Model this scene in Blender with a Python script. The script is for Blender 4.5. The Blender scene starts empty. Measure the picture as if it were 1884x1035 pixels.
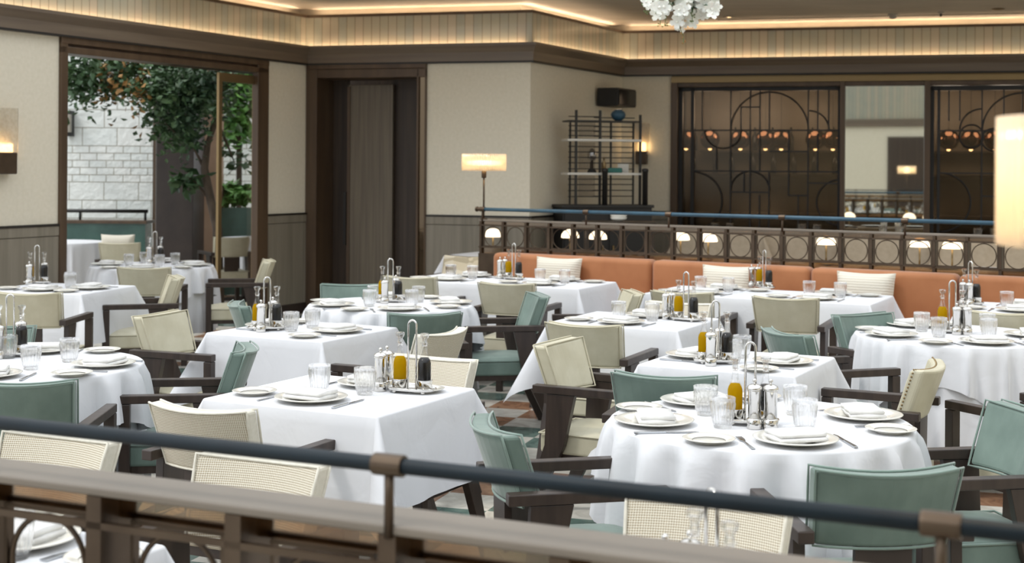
import bpy, bmesh, math, random
from mathutils import Matrix, Vector

S = bpy.context.scene
C = S.collection
PI = math.pi
random.seed(7)

# ------------------------------------------------------------------ camera, world, sun, exposure
F, U0, V0, CAMZ, ROLL = 2550.0, 942.0, 306.0, 1.65, math.radians(0.4)
cd = bpy.data.cameras.new('camera')
cam = bpy.data.objects.new('camera', cd)
C.objects.link(cam)
cr, sr = math.cos(ROLL), math.sin(ROLL)
cam.matrix_world = Matrix(((cr, -sr, 0, 0), (0, 0, -1, 0), (sr, cr, 0, CAMZ), (0, 0, 0, 1)))
cd.sensor_fit = 'HORIZONTAL'
cd.sensor_width = 36
cd.lens = 36 * F / 1884
cd.shift_x = 0
cd.shift_y = -(517.5 - V0) / 1884
cd.clip_end = 200
cd.dof.use_dof = True
cd.dof.focus_distance = 5.4
cd.dof.aperture_fstop = 4.5
S.camera = cam

S.view_settings.view_transform = 'Standard'
S.view_settings.look = 'None'
S.view_settings.gamma = 1
S.view_settings.use_curve_mapping = False
S.view_settings.exposure = 0.45
S.cycles.transparent_max_bounces = 24

W = bpy.data.worlds.new('world')
S.world = W
W.use_nodes = True
wt = W.node_tree
wtc = wt.nodes.new('ShaderNodeTexCoord')
wsx = wt.nodes.new('ShaderNodeSeparateXYZ')
wr = wt.nodes.new('ShaderNodeValToRGB')
wt.links.new(wtc.outputs['Generated'], wsx.inputs[0])
wm = wt.nodes.new('ShaderNodeMath')
wm.operation = 'MULTIPLY_ADD'
wm.inputs[1].default_value = -0.28
wt.links.new(wsx.outputs[0], wm.inputs[0])
wt.links.new(wsx.outputs[2], wm.inputs[2])
wt.links.new(wm.outputs[0], wr.inputs[0])
wr.color_ramp.elements[0].position = 0.05
wr.color_ramp.elements[0].color = (0.34, 0.36, 0.385, 1)
wr.color_ramp.elements[1].position = 0.55
wr.color_ramp.elements[1].color = (0.93, 0.97, 1.0, 1)
wt.links.new(wr.outputs[0], wt.nodes['Background'].inputs[0])
wt.nodes['Background'].inputs[1].default_value = 1.3

sl = bpy.data.lights.new('sun', 'SUN')
sl.energy = 1.0
sl.angle = math.radians(9)
sl.color = (1.0, 0.96, 0.9)
sun = bpy.data.objects.new('sun', sl)
C.objects.link(sun)
sun.rotation_euler = Vector((0.62, 0.22, -1.0)).to_track_quat('-Z', 'Y').to_euler()


# ------------------------------------------------------------------ picking real positions from the view
def ray(u, v):
    du, dv = u - U0, v - V0
    return Vector(((du * cr + dv * sr) / F, 1.0, -(-du * sr + dv * cr) / F))


def P(u, v, z):
    r = ray(u, v)
    k = (z - CAMZ) / r.z
    return Vector((r.x * k, k, z))


def PY(u, v, y):
    r = ray(u, v)
    return Vector((r.x * y, y, CAMZ + r.z * y))


def XY(u, y):
    return Vector(((u - U0) / F * y, y))


# ------------------------------------------------------------------ materials
def srgb(h):
    h = h.lstrip('#')
    c = [int(h[i:i + 2], 16) / 255 for i in (0, 2, 4)]
    return tuple(x / 12.92 if x <= 0.04045 else ((x + 0.055) / 1.055) ** 2.4 for x in c) + (1,)


class Mat:
    def __init__(self, name):
        self.m = bpy.data.materials.new(name)
        self.m.use_nodes = True
        self.t = self.m.node_tree
        self.b = self.t.nodes['Principled BSDF']
        self.out = self.t.nodes['Material Output']

    def n(self, kind, **kw):
        nd = self.t.nodes.new(kind)
        for k, v in kw.items():
            if k in nd.inputs:
                nd.inputs[k].default_value = v
            else:
                setattr(nd, k, v)
        return nd

    def l(self, a, b):
        self.t.links.new(a, b)

    def coord(self, scale=(1, 1, 1), rot=(0, 0, 0), kind='Object'):
        tc = self.n('ShaderNodeTexCoord')
        mp = self.n('ShaderNodeMapping')
        mp.inputs['Scale'].default_value = scale
        mp.inputs['Rotation'].default_value = rot
        self.l(tc.outputs[kind], mp.inputs['Vector'])
        return mp.outputs['Vector']

    def ramp(self, fac, stops):
        r = self.n('ShaderNodeValToRGB')
        e = r.color_ramp.elements
        while len(e) < len(stops):
            e.new(0.5)
        for i, (p, c) in enumerate(stops):
            e[i].position = p
            e[i].color = c
        self.l(fac, r.inputs['Fac'])
        return r.outputs['Color']

    def math(self, op, a, b=None):
        nd = self.n('ShaderNodeMath', operation=op)
        for i, x in enumerate((a, b)):
            if x is None:
                continue
            if isinstance(x, (int, float)):
                nd.inputs[i].default_value = x
            else:
                self.l(x, nd.inputs[i])
        return nd.outputs[0]

    def mix(self, fac, a, b):
        nd = self.n('ShaderNodeMix', data_type='RGBA')
        for s, x in ((0, fac), (6, a), (7, b)):
            if isinstance(x, (int, float, tuple)):
                nd.inputs[s].default_value = x
            else:
                self.l(x, nd.inputs[s])
        return nd.outputs[2]

    def bump(self, h, strength=0.3, dist=0.01):
        b = self.n('ShaderNodeBump', Strength=strength, Distance=dist)
        self.l(h, b.inputs['Height'])
        self.l(b.outputs['Normal'], self.b.inputs['Normal'])

    def set(self, **kw):
        for k, v in kw.items():
            self.b.inputs[k.replace('_', ' ')].default_value = v
        return self


def simple(name, c, rough=0.5, metal=0.0, **kw):
    m = Mat(name)
    m.set(Base_Color=srgb(c), Roughness=rough, Metallic=metal)
    for k, v in kw.items():
        m.b.inputs[k.replace('_', ' ')].default_value = v
    return m.m


def noisy(name, c1, c2, scale=(3, 3, 3), rough=0.5, metal=0.0, bump=0.0, detail=6, kind='Object', dist=0.01, **kw):
    m = Mat(name)
    m.set(Roughness=rough, Metallic=metal)
    nz = m.n('ShaderNodeTexNoise', Scale=1.0, Detail=detail)
    m.l(m.coord(scale, kind=kind), nz.inputs['Vector'])
    m.l(m.ramp(nz.outputs['Fac'], [(0.3, srgb(c1)), (0.7, srgb(c2))]), m.b.inputs['Base Color'])
    if bump:
        m.bump(nz.outputs['Fac'], bump, dist)
    for k, v in kw.items():
        m.b.inputs[k.replace('_', ' ')].default_value = v
    return m.m


def emit(name, c, s):
    m = Mat(name)
    m.set(Base_Color=srgb(c), Roughness=0.6)
    m.b.inputs['Emission Color'].default_value = srgb(c)
    m.b.inputs['Emission Strength'].default_value = s
    return m.m


def thin_glass(name, tint='#ffffff', ior=1.45, gloss='#ffffff', base=0.0, rough=0.02):
    m = Mat(name)
    tr = m.n('ShaderNodeBsdfTransparent', Color=srgb(tint))
    gl = m.n('ShaderNodeBsdfGlossy', Color=srgb(gloss), Roughness=rough)
    lw = m.n('ShaderNodeLayerWeight', Blend=0.5)
    fc = m.math('MULTIPLY', m.math('POWER', lw.outputs['Facing'], 2.2), 0.75)
    mx = m.n('ShaderNodeMixShader')
    m.l(m.math('ADD', fc, 0.035 + base), mx.inputs[0])
    m.l(tr.outputs[0], mx.inputs[1])
    m.l(gl.outputs[0], mx.inputs[2])
    m.l(mx.outputs[0], m.out.inputs['Surface'])
    return m.m


M = {}
# cloth: fine weave plus soft creases
m = Mat('white_linen')
m.set(Base_Color=(0.68, 0.69, 0.72, 1), Roughness=0.85, Sheen_Weight=0.1)
nz = m.n('ShaderNodeTexNoise', Scale=5.0, Detail=3, Distortion=0.8)
m.l(m.coord(), nz.inputs['Vector'])
m.bump(nz.outputs['Fac'], 0.35, 0.02)
M['cloth'] = m.m

M['warmshadecloth'] = noisy('warm_shaded_linen', '#bfae97', '#cbbba5', (20, 20, 20), 0.9)  # linen with the warm dim light by the bar put into its colour
M['napkin'] = noisy('napkin_linen', '#d6d5d3', '#e3e3e2', (30, 30, 30), 0.9, bump=0.15, dist=0.004)
M['china'] = simple('cream_china', '#dfdcd3', 0.18, Coat_Weight=0.4)
M['mint'] = noisy('mint_velvet', '#596c64', '#74877e', (7, 7, 5), 0.62, bump=0.1, Sheen_Weight=0.35, Sheen_Roughness=0.4)
M['mint_edge'] = simple('mint_piping', '#72867d', 0.6, Sheen_Weight=0.4)
M['cream'] = noisy('cream_leather', '#b9b39b', '#c8c3ad', (9, 9, 9), 0.42, bump=0.08, dist=0.004)
M['cream_edge'] = simple('cream_piping', '#bfb9a2', 0.45)
m = Mat('woven_mesh')
m.set(Roughness=0.75)
v1 = m.coord((1, 1, 1))
sx = m.n('ShaderNodeSeparateXYZ')
m.l(v1, sx.inputs[0])
K = 2 * PI / 0.012
w1 = m.math('SINE', m.math('MULTIPLY', m.math('ADD', sx.outputs[0], sx.outputs[2]), K))
w2 = m.math('SINE', m.math('MULTIPLY', m.math('SUBTRACT', sx.outputs[0], sx.outputs[2]), K))
hh = m.math('MULTIPLY', w1, w2)
m.l(m.ramp(m.math('ADD', m.math('MULTIPLY', hh, 0.5), 0.5), [(0.36, srgb('#a09176')), (0.54, srgb('#e2ddce'))]), m.b.inputs['Base Color'])
m.bump(hh, 0.4, 0.002)
M['mesh'] = m.m
M['mesh_edge'] = noisy('mesh_chair_band', '#d2cec0', '#dedacd', (60, 60, 60), 0.7)
m = Mat('patterned_fabric')
m.set(Roughness=0.8)
vo = m.n('ShaderNodeTexVoronoi', Scale=9.0)
m.l(m.coord((1, 1, 1.6), (0.3, 0.5, 0)), vo.inputs['Vector'])
m.l(m.ramp(vo.outputs['Color'], [(0.0, srgb('#6f6a5c')), (0.35, srgb('#a79c84')), (0.55, srgb('#e3ddcd')), (0.8, srgb('#bdb29a'))]), m.b.inputs['Base Color'])
M['pattern'] = m.m
M['pattern_edge'] = simple('black_binding', '#26211f', 0.6)
M['darkwood'] = noisy('dark_chair_wood', '#2c231f', '#3d322c', (4, 30, 4), 0.38, bump=0.04)
M['wood'] = noisy('brown_veneer', '#3d2b20', '#5a4231', (14, 14, 0.9), 0.4, bump=0.05)
M['greywood'] = noisy('grey_brown_veneer', '#777062', '#8c8476', (22, 22, 0.8), 0.45, bump=0.05)
M['doorwood'] = noisy('door_veneer', '#352920', '#4a3c30', (26, 26, 0.8), 0.5, bump=0.08)
M['doorgrey'] = noisy('door_leaf_veneer', '#60564a', '#786d5c', (34, 34, 0.9), 0.5, bump=0.08)
M['fascia'] = noisy('fascia_veneer', '#66584b', '#776959', (0.8, 16, 16), 0.35, bump=0.03)
M['casing'] = noisy('casing_bronze_wood', '#4b3a2b', '#5f4c39', (9, 9, 0.8), 0.38, 0.15)
M['black'] = simple('black_bead', '#1d1814', 0.45)
M['plaster'] = noisy('cream_wall_fabric', '#dcd4c0', '#e4dcca', (30, 30, 30), 0.85, bump=0.06, dist=0.003)
M['ceilplaster'] = noisy('grey_polished_plaster', '#9a9182', '#aca393', (1.5, 3, 3), 0.6, bump=0.03)
m = Mat('glazed_tile')
m.set(Roughness=0.22, Coat_Weight=0.3)
v = m.coord()
sx = m.n('ShaderNodeSeparateXYZ')
m.l(v, sx.inputs[0])
tx = m.math('DIVIDE', sx.outputs[0], 0.098)
cell = m.math('FLOOR', tx)
wn = m.n('ShaderNodeTexWhiteNoise', noise_dimensions='1D')
m.l(cell, wn.inputs['W'])
nz = m.n('ShaderNodeTexNoise', Scale=6.0, Detail=4)
m.l(v, nz.inputs['Vector'])
mixv = m.math('ADD', m.math('MULTIPLY', wn.outputs['Value'], 0.55), m.math('MULTIPLY', nz.outputs['Fac'], 0.5))
tc = m.ramp(mixv, [(0.2, srgb('#9a9b8e')), (0.5, srgb('#a8a390')), (0.8, srgb('#b0a592'))])
fr = m.math('FRACT', tx)
gap = m.math('LESS_THAN', fr, 0.06)
m.l(m.mix(gap, tc, srgb('#6d6557')), m.b.inputs['Base Color'])
m.bump(m.math('SUBTRACT', nz.outputs['Fac'], m.math('MULTIPLY', gap, 2.0)), 0.25, 0.01)
M['tile'] = m.m
# floor: rhombus marble
m = Mat('lozenge_marble_floor')
m.set(Roughness=0.22)
v = m.coord((1, 1, 1), (0, 0, math.radians(17.5)))
sx = m.n('ShaderNodeSeparateXYZ')
m.l(v, sx.inputs[0])
ix = m.math('FLOOR', m.math('DIVIDE', sx.outputs[0], 0.30))
iy = m.math('FLOOR', m.math('DIVIDE', sx.outputs[1], 0.30))
par = m.math('MODULO', m.math('ADD', m.math('ADD', ix, iy), 200.0), 2.0)
par4 = m.math('LESS_THAN', m.math('MODULO', m.math('ADD', m.math('SUBTRACT', ix, iy), 200.0), 8.0), 4.0)
nz = m.n('ShaderNodeTexNoise', Scale=7.0, Detail=8, Distortion=1.5)
m.l(v, nz.inputs['Vector'])
white = m.ramp(nz.outputs['Fac'], [(0.35, srgb('#b9b5ab')), (0.65, srgb('#d2cfc6'))])
teal = m.ramp(nz.outputs['Fac'], [(0.35, srgb('#4c635d')), (0.65, srgb('#6d8179'))])
brown = m.ramp(nz.outputs['Fac'], [(0.35, srgb('#7c5a45')), (0.65, srgb('#a07c62'))])
cc = m.mix(par4, teal, brown)
m.l(m.mix(m.math('LESS_THAN', par, 0.5), white, cc), m.b.inputs['Base Color'])
M['floor'] = m.m
m = Mat('white_stone_blocks')
m.set(Roughness=0.9)
vv = m.coord((1, 1, 1), (PI / 2, 0, 0))


def courses(bw, rh, off):
    br = m.n('ShaderNodeTexBrick', Scale=1.0, offset=off)
    br.inputs['Brick Width'].default_value = bw
    br.inputs['Row Height'].default_value = rh
    br.inputs['Mortar Size'].default_value = 0.006
    br.inputs['Color1'].default_value = srgb('#e6ebe8')
    br.inputs['Color2'].default_value = srgb('#eef0ec')
    br.inputs['Mortar'].default_value = srgb('#a5a296')
    m.l(vv, br.inputs['Vector'])
    return br


br1, br2 = courses(0.45, 0.235, 0.37), courses(0.22, 0.094, 0.45)
sx = m.n('ShaderNodeSeparateXYZ')
m.l(m.coord(), sx.inputs[0])
band = m.math('MULTIPLY', m.math('GREATER_THAN', sx.outputs[2], 1.41), m.math('LESS_THAN', sx.outputs[2], 1.88))
nz = m.n('ShaderNodeTexNoise', Scale=14.0, Detail=6)
m.l(m.coord(), nz.inputs['Vector'])
m.l(m.mix(band, br1.outputs['Color'], br2.outputs['Color']), m.b.inputs['Base Color'])
hs = m.math('ADD', m.math('MULTIPLY', band, br2.outputs['Fac']), m.math('MULTIPLY', m.math('SUBTRACT', 1.0, band), br1.outputs['Fac']))
m.bump(m.math('SUBTRACT', nz.outputs['Fac'], hs), 0.6, 0.03)
M['stone'] = m.m
M['greenmarble'] = noisy('green_marble', '#33514a', '#5a7a70', (2.5, 2.5, 2.5), 0.25, detail=9)
M['pinkplaster'] = noisy('tan_plaster', '#9b7f68', '#ad917a', (3, 3, 3), 0.85)
M['bark'] = noisy('tree_bark', '#3f352c', '#5d5145', (20, 20, 6), 0.9, bump=0.4)
M['leaf'] = noisy('tree_leaf', '#24402c', '#4c6a3e', (2.2, 2.2, 2.2), 0.55)
M['leaf_rust'] = simple('rust_leaf', '#9a7440', 0.6)
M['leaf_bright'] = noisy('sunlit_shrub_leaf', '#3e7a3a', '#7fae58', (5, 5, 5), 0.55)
M['banq'] = noisy('terracotta_velvet', '#9c6239', '#ab7046', (5, 5, 5), 0.75, bump=0.06, Sheen_Weight=0.3)
m = Mat('ribbed_knit')
m.set(Roughness=0.9)
wv = m.n('ShaderNodeTexWave', bands_direction='Z', Scale=16.0, Distortion=1.0)
wv.inputs['Detail Scale'].default_value = 3
m.l(m.coord(), wv.inputs['Vector'])
m.l(m.ramp(wv.outputs['Fac'], [(0.2, srgb('#cdc7b8')), (0.8, srgb('#d9d4c7'))]), m.b.inputs['Base Color'])
m.bump(wv.outputs['Fac'], 0.3, 0.006)
M['knit'] = m.m
M['chrome'] = simple('polished_silver', '#d8d6d2', 0.08, 1.0)
M['steel'] = simple('cutlery_steel', '#b9bcc0', 0.18, 1.0)
M['bronze'] = noisy('aged_bronze', '#4a3d31', '#5e5042', (6, 6, 6), 0.38, 0.7)
M['ledge'] = noisy('bronze_ledge', '#71695f', '#80776c', (3, 3, 3), 0.5, 0.2)
M['brass'] = simple('dull_brass', '#8b7654', 0.35, 0.8)
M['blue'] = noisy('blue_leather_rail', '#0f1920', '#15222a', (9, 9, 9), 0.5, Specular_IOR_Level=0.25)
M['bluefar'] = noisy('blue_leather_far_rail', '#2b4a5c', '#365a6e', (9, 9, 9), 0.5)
m = Mat('clear_glass')
tr_ = m.n('ShaderNodeBsdfTransparent')
gl_ = m.n('ShaderNodeBsdfGlass', IOR=1.42, Roughness=0.0)
mx = m.n('ShaderNodeMixShader')
mx.inputs[0].default_value = 0.42
m.l(tr_.outputs[0], mx.inputs[1])
m.l(gl_.outputs[0], mx.inputs[2])
m.l(mx.outputs[0], m.out.inputs['Surface'])
M['glass'] = m.m
m2 = Mat('bottle_glass')
tr_ = m2.n('ShaderNodeBsdfTransparent')
gl_ = m2.n('ShaderNodeBsdfGlass', IOR=1.42, Roughness=0.0)
mx = m2.n('ShaderNodeMixShader')
mx.inputs[0].default_value = 0.16
m2.l(tr_.outputs[0], mx.inputs[1])
m2.l(gl_.outputs[0], mx.inputs[2])
m2.l(mx.outputs[0], m2.out.inputs['Surface'])
M['bottleglass'] = m2.m
M['pane'] = thin_glass('clear_pane', '#ffffff', 1.5)
M['bronzeglass'] = thin_glass('bronze_glass', '#b9a183', 1.5, '#e8d8c2', 0.14, 0.1)
M['screenglass'] = thin_glass('seedy_bronze_glass', '#c9c1b6', 1.5, '#c9b9a2', 0.05, 0.15)
M['darkmirror'] = simple('bronze_mirror', '#6f5f4c', 0.05, 1.0)
M['mirror'] = simple('mirror_silver', '#d5d6cf', 0.02, 1.0)
m = Mat('olive_oil')
tl_ = m.n('ShaderNodeBsdfTranslucent', Color=srgb('#e6c222'))
df = m.n('ShaderNodeBsdfDiffuse', Color=srgb('#a88c0c'))
mx = m.n('ShaderNodeMixShader')
mx.inputs[0].default_value = 0.55
m.l(df.outputs[0], mx.inputs[1])
m.l(tl_.outputs[0], mx.inputs[2])
m.l(mx.outputs[0], m.out.inputs['Surface'])
M['oil'] = m.m
M['vinegar'] = simple('dark_vinegar', '#0c0908', 0.15)
M['shadeglass'] = emit('lit_fluted_glass', '#ffe6c0', 0.9)
M['dome'] = emit('lit_opal_dome', '#ffe9c8', 1.5)
M['bulb'] = emit('lit_lamp_core', '#ffd9a0', 6.0)
M['led'] = emit('lit_downlight', '#ffe2b0', 4.0)
M['copper'] = simple('copper_glass', '#8f6c58', 0.06, 1.0)
M['whitebox'] = simple('white_plastic', '#a89f92', 0.5)
M['blackbox'] = simple('black_plastic', '#1c1a19', 0.5)
M['shelfwhite'] = simple('white_shelf', '#d3cfc6', 0.4)
M['tealbox'] = simple('teal_glaze', '#2b6a62', 0.3)
M['petal'] = simple('white_petal', '#f3f2ea', 0.6, Subsurface_Weight=0.1)
M['stem'] = simple('green_stem', '#6a7a48', 0.6)
M['bardark'] = simple('bar_dark_wood', '#33291f', 0.45)
M['barglass'] = noisy('bar_back_panel', '#7d7263', '#8c8071', (1.5, 1.5, 3), 0.3)
M['frosted'] = noisy('rippled_sconce_glass', '#e0d6c2', '#f6efe0', (40, 40, 40), 0.3, bump=0.6, Transmission_Weight=0.65)
M['cordm'] = simple('dark_cord', '#3a332c', 0.6)
M['soil'] = simple('planter_soil', '#4a3d30', 0.95)


# ------------------------------------------------------------------ mesh helpers
def obj(name, bm, mats, parent=None, smooth=False, bevel=0.0, seg=2):
    me = bpy.data.meshes.new(name)
    bmesh.ops.recalc_face_normals(bm, faces=bm.faces[:])
    bm.to_mesh(me)
    bm.free()
    o = bpy.data.objects.new(name, me)
    C.objects.link(o)
    for mm in (mats if isinstance(mats, (list, tuple)) else [mats]):
        me.materials.append(M[mm] if isinstance(mm, str) else mm)
    if smooth:
        for p in me.polygons:
            p.use_smooth = True
    if bevel:
        b = o.modifiers.new('bevel', 'BEVEL')
        b.width = bevel
        b.segments = seg
        b.limit_method = 'ANGLE'
        b.angle_limit = math.radians(50)
    if parent:
        o.parent = parent
    return o


def tag(o, label, cat, group=None):
    o['label'] = label
    o['category'] = cat
    if group:
        o['group'] = group
    return o


def struct(o):
    o['kind'] = 'structure'
    return o


def thing(name, label, cat, loc=(0, 0, 0), rz=0.0, group=None):
    o = bpy.data.objects.new(name, None)
    C.objects.link(o)
    o.location = loc
    o.rotation_euler = (0, 0, rz)
    o.empty_display_size = 0.1
    return tag(o, label, cat, group)


def dup(root, loc, rz, label, group=None):
    r = root.copy()
    C.objects.link(r)
    r.location = loc
    r.rotation_euler = (0, 0, rz)
    r['label'] = label
    if group:
        r['group'] = group
    for ch in root.children:
        c = ch.copy()
        C.objects.link(c)
        c.parent = r
        for g in ch.children:
            d = g.copy()
            C.objects.link(d)
            d.parent = c
    return r


class Maker:
    """first call moves the prototype, later calls copy it"""
    def __init__(self, root):
        self.root, self.used = root, False

    def __call__(self, loc, rz, label, group=None):
        if not self.used:
            self.used = True
            r = self.root
            r.location = loc
            r.rotation_euler = (0, 0, rz)
            r['label'] = label
            if group:
                r['group'] = group
            return r
        return dup(self.root, loc, rz, label, group)


def box(bm, x0, x1, y0, y1, z0, z1, mat=0):
    vs = [bm.verts.new(p) for p in ((x0, y0, z0), (x1, y0, z0), (x1, y1, z0), (x0, y1, z0),
                                    (x0, y0, z1), (x1, y0, z1), (x1, y1, z1), (x0, y1, z1))]
    for f in ((0, 3, 2, 1), (4, 5, 6, 7), (0, 1, 5, 4), (1, 2, 6, 5), (2, 3, 7, 6), (3, 0, 4, 7)):
        bm.faces.new([vs[i] for i in f]).material_index = mat


def B(*a):
    bm = bmesh.new()
    box(bm, *a)
    return bm


def ring_loft(bm, rings, close=True, cap0=True, cap1=True, mat=0):
    n = len(rings[0])
    vs = [[bm.verts.new(p) for p in r] for r in rings]
    for a, b in zip(vs, vs[1:]):
        for i in range(n if close else n - 1):
            j = (i + 1) % n
            bm.faces.new((a[i], a[j], b[j], b[i])).material_index = mat
    if cap0:
        bm.faces.new(list(reversed(vs[0]))).material_index = mat
    if cap1:
        bm.faces.new(vs[-1]).material_index = mat
    return vs


def lathe(bm, prof, seg=24, cx=0, cy=0, cz=0, rib=None, cap0=True, cap1=True):
    rings = []
    for r, z in prof:
        ring = []
        for i in range(seg):
            a = 2 * PI * i / seg
            k = r
            if rib:
                k = r * rib(a, z)
            ring.append((cx + k * math.cos(a), cy + k * math.sin(a), cz + z))
        rings.append(ring)
    ring_loft(bm, rings, True, cap0, cap1)
    return bm


def L(prof, seg=24, **kw):
    return lathe(bmesh.new(), prof, seg, **kw)


def tube(bm, pts, r, seg=8, close=False):
    pts = [Vector(p) for p in pts]
    rings = []
    n = len(pts)
    up = Vector((0, 0, 1))
    prev = None
    for i, p in enumerate(pts):
        if close:
            t = (pts[(i + 1) % n] - pts[i - 1]).normalized()
        else:
            t = (pts[min(i + 1, n - 1)] - pts[max(i - 1, 0)]).normalized()
        if prev is None:
            a = t.cross(up)
            if a.length < 1e-3:
                a = t.cross(Vector((1, 0, 0)))
        else:
            a = prev - t * prev.dot(t)
        a.normalize()
        prev = a
        b = t.cross(a)
        rr = r[i] if isinstance(r, (list, tuple)) else r
        rings.append([p + (a * math.cos(2 * PI * k / seg) + b * math.sin(2 * PI * k / seg)) * rr for k in range(seg)])
    if close:
        rings.append(rings[0])
        ring_loft(bm, rings, True, False, False)
        bmesh.ops.remove_doubles(bm, verts=bm.verts[:], dist=1e-6)
    else:
        ring_loft(bm, rings)
    return bm


def T(pts, r, seg=8, close=False):
    return tube(bmesh.new(), pts, r, seg, close)


def prism(bm, poly, axis, a, b):
    """poly in the other two axes (in x,y,z order), extruded along axis from a to b"""
    def mk(p, k):
        q = list(p)
        q.insert(axis, k)
        return q
    ring_loft(bm, [[mk(p, a) for p in poly], [mk(p, b) for p in poly]])
    return bm


# ------------------------------------------------------------------ room shell
class Line:
    """a vertical wall plane; local x runs along it, local y points into the room, z up"""
    def __init__(self, a, b):
        self.a, self.b = Vector(a), Vector(b)
        self.d = (self.b - self.a).normalized()
        self.n = Vector((self.d.y, -self.d.x))
        self.len = (self.b - self.a).length
        self.mw = Matrix(((self.d.x, self.n.x, 0, self.a.x), (self.d.y, self.n.y, 0, self.a.y), (0, 0, 1, 0), (0, 0, 0, 1)))

    def t(self, u, off=0.0):
        """distance along for image column u (at eye level), on the plane shifted by off"""
        k = (u - U0) / F
        a = self.a + self.n * off
        y = (a.x * self.d.y - a.y * self.d.x) / (k * self.d.y - self.d.x)
        return (Vector((k * y, y)) - a).dot(self.d)

    def z(self, u, v):
        k = ray(u, v)
        a = self.a
        y = (a.x * self.d.y - a.y * self.d.x) / (k.x * self.d.y - self.d.x)
        return CAMZ + k.z * y

    def pt(self, t, off=0, z=0):
        p = self.a + self.d * t + self.n * off
        return Vector((p.x, p.y, z))


def wobj(line, name, bm, mats, parent=None, **kw):
    o = obj(name, bm, mats, parent, **kw)
    if not parent:
        o.matrix_world = line.mw
    return o


def wbox(line, name, t0, t1, d0, d1, z0, z1, mat, **kw):
    return wobj(line, name, B(t0, t1, d0, d1, z0, z1), mat, **kw)


w1, w2, w3, w4 = XY(562, 15.5), XY(975, 14.8), XY(1143, 17.03), XY(1884, 15.8)
dl = (XY(562, 15.5) - XY(0, 11.6)).normalized()
LW = Line(w1 - dl * 7.0, w1)
CW = Line(w1, w2)
RW = Line(w2, w3)
db = (w4 - w3).normalized()
BW = Line(w3, w3 + db * 7.5)
ZW, ZB, ZF, ZT, ZC = 1.10, 2.775, 2.97, 3.29, 3.40

fl = obj('floor', B(-9, 12, -4, 24, -0.1, 0), 'floor')
struct(fl)

# left wall with the garden doorway
tl = LW.t
g0, g1, c0, c1 = tl(107), tl(490), tl(120), tl(470)
zo = LW.z(150, 101)


def wallseg(line, side, t0, t1):
    struct(wbox(line, 'wall_' + side, t0, t1, -0.16, 0, ZW + 0.02, ZB, 'plaster'))
    struct(wbox(line, 'trim_1', t0, t1, -0.16, 0.012, 0.0, ZW - 0.09, 'greywood'))
    struct(wbox(line, 'trim_2', t0, t1, -0.16, 0.018, ZW - 0.085, ZW, 'greywood', bevel=0.004))
    struct(wbox(line, 'trim_3', t0, t1, -0.16, 0.024, ZW, ZW + 0.018, 'black'))
    struct(wbox(line, 'baseboard_' + side, t0, t1, 0, 0.02, 0.0, 0.12, 'darkwood'))


wallseg(LW, 'left', tl(-160), g0)
wallseg(LW, 'left', g1, LW.len)
struct(wbox(LW, 'wall_left', g0, g1, -0.16, -0.02, zo, ZB, 'wood'))
fr = bmesh.new()
box(fr, g0, c0, -0.2, 0.03, 0, ZB - 0.02)
box(fr, c1, g1, -0.05, 0.03, 0, ZB - 0.02)
box(fr, g0, g1, -0.2, 0.03, zo, zo + 0.06)
box(fr, g0, g1, -0.2, 0.035, ZB - 0.07, ZB - 0.005)
struct(wobj(LW, 'trim_4', fr, 'casing', bevel=0.006))

# centre wall with the timber door
tc_ = CW.t
k0, k1 = tc_(570), tc_(785)
struct(wbox(CW, 'wall_center', -0.1, k0, -0.16, 0.0, 0, ZB, 'casing'))
wallseg(CW, 'center', k1, CW.len)
zd = CW.z(660, 143)
fr = bmesh.new()
q0, q1 = tc_(584), tc_(767)
box(fr, k0, q0, -0.5, 0.03, 0, ZB - 0.03)
box(fr, q1, tc_(771), -0.5, 0.03, 0, ZB - 0.03)
box(fr, tc_(782), k1, -0.5, 0.03, 0, ZB - 0.03)
box(fr, q0, k1, -0.5, 0.03, zd, ZB - 0.06)
box(fr, k0, k1, -0.5, 0.05, ZB - 0.06, ZB)
struct(wobj(CW, 'trim_5', fr, 'casing', bevel=0.006))
struct(wbox(CW, 'trim_6', tc_(771), tc_(782), -0.02, 0.0, 0, zd, 'darkmirror'))
struct(wbox(CW, 'wall_center', k0, k1, -0.9, -0.8, 0, ZB, 'doorwood'))
dr = wbox(CW, 'door_1', tc_(584, -0.45), tc_(640, -0.45), -0.5, -0.45, 0.01, zd, 'doorwood')
struct(dr)
d2 = wbox(CW, 'door_2', tc_(639, -0.3), tc_(722, -0.3), -0.36, -0.30, 0.01, zd - 0.06, 'doorgrey', bevel=0.004)
struct(d2)
hb = bmesh.new()
a0 = tc_(639, -0.3)
box(hb, a0, a0 + 0.035, -0.30, -0.285, 0.05, zd - 0.08)
struct(wobj(CW, 'trim_7', hb, 'casing'))
hb = B(a0 - 0.03, a0 + 0.0, -0.34, -0.26, 0.75, 1.35)
struct(wobj(CW, 'trim_8', hb, 'black'))
struct(wbox(CW, 'door_3', tc_(722, -0.4), tc_(767, -0.4) + 0.1, -0.46, -0.40, 0.01, zd, 'doorwood'))

# return wall and bar wall
wallseg(RW, 'right', 0, RW.len)
tb = BW.t
b0 = tb(1234)
wallseg(BW, 'back', 0, b0)
struct(wbox(BW, 'wall_back', b0, BW.len, -0.16, -0.02, BW.z(1500, 150), ZB, 'brass'))

# cornice: fascia, tiled band, cove ledges with their LED strips; mitred at the corners
lines = [LW, CW, RW, BW]
turn = [0.0]
for a_, b_ in zip(lines, lines[1:]):
    turn.append(math.tan(math.atan2(a_.d.x * b_.d.y - a_.d.y * b_.d.x, a_.d.dot(b_.d)) / 2))
turn.append(0.0)


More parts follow.
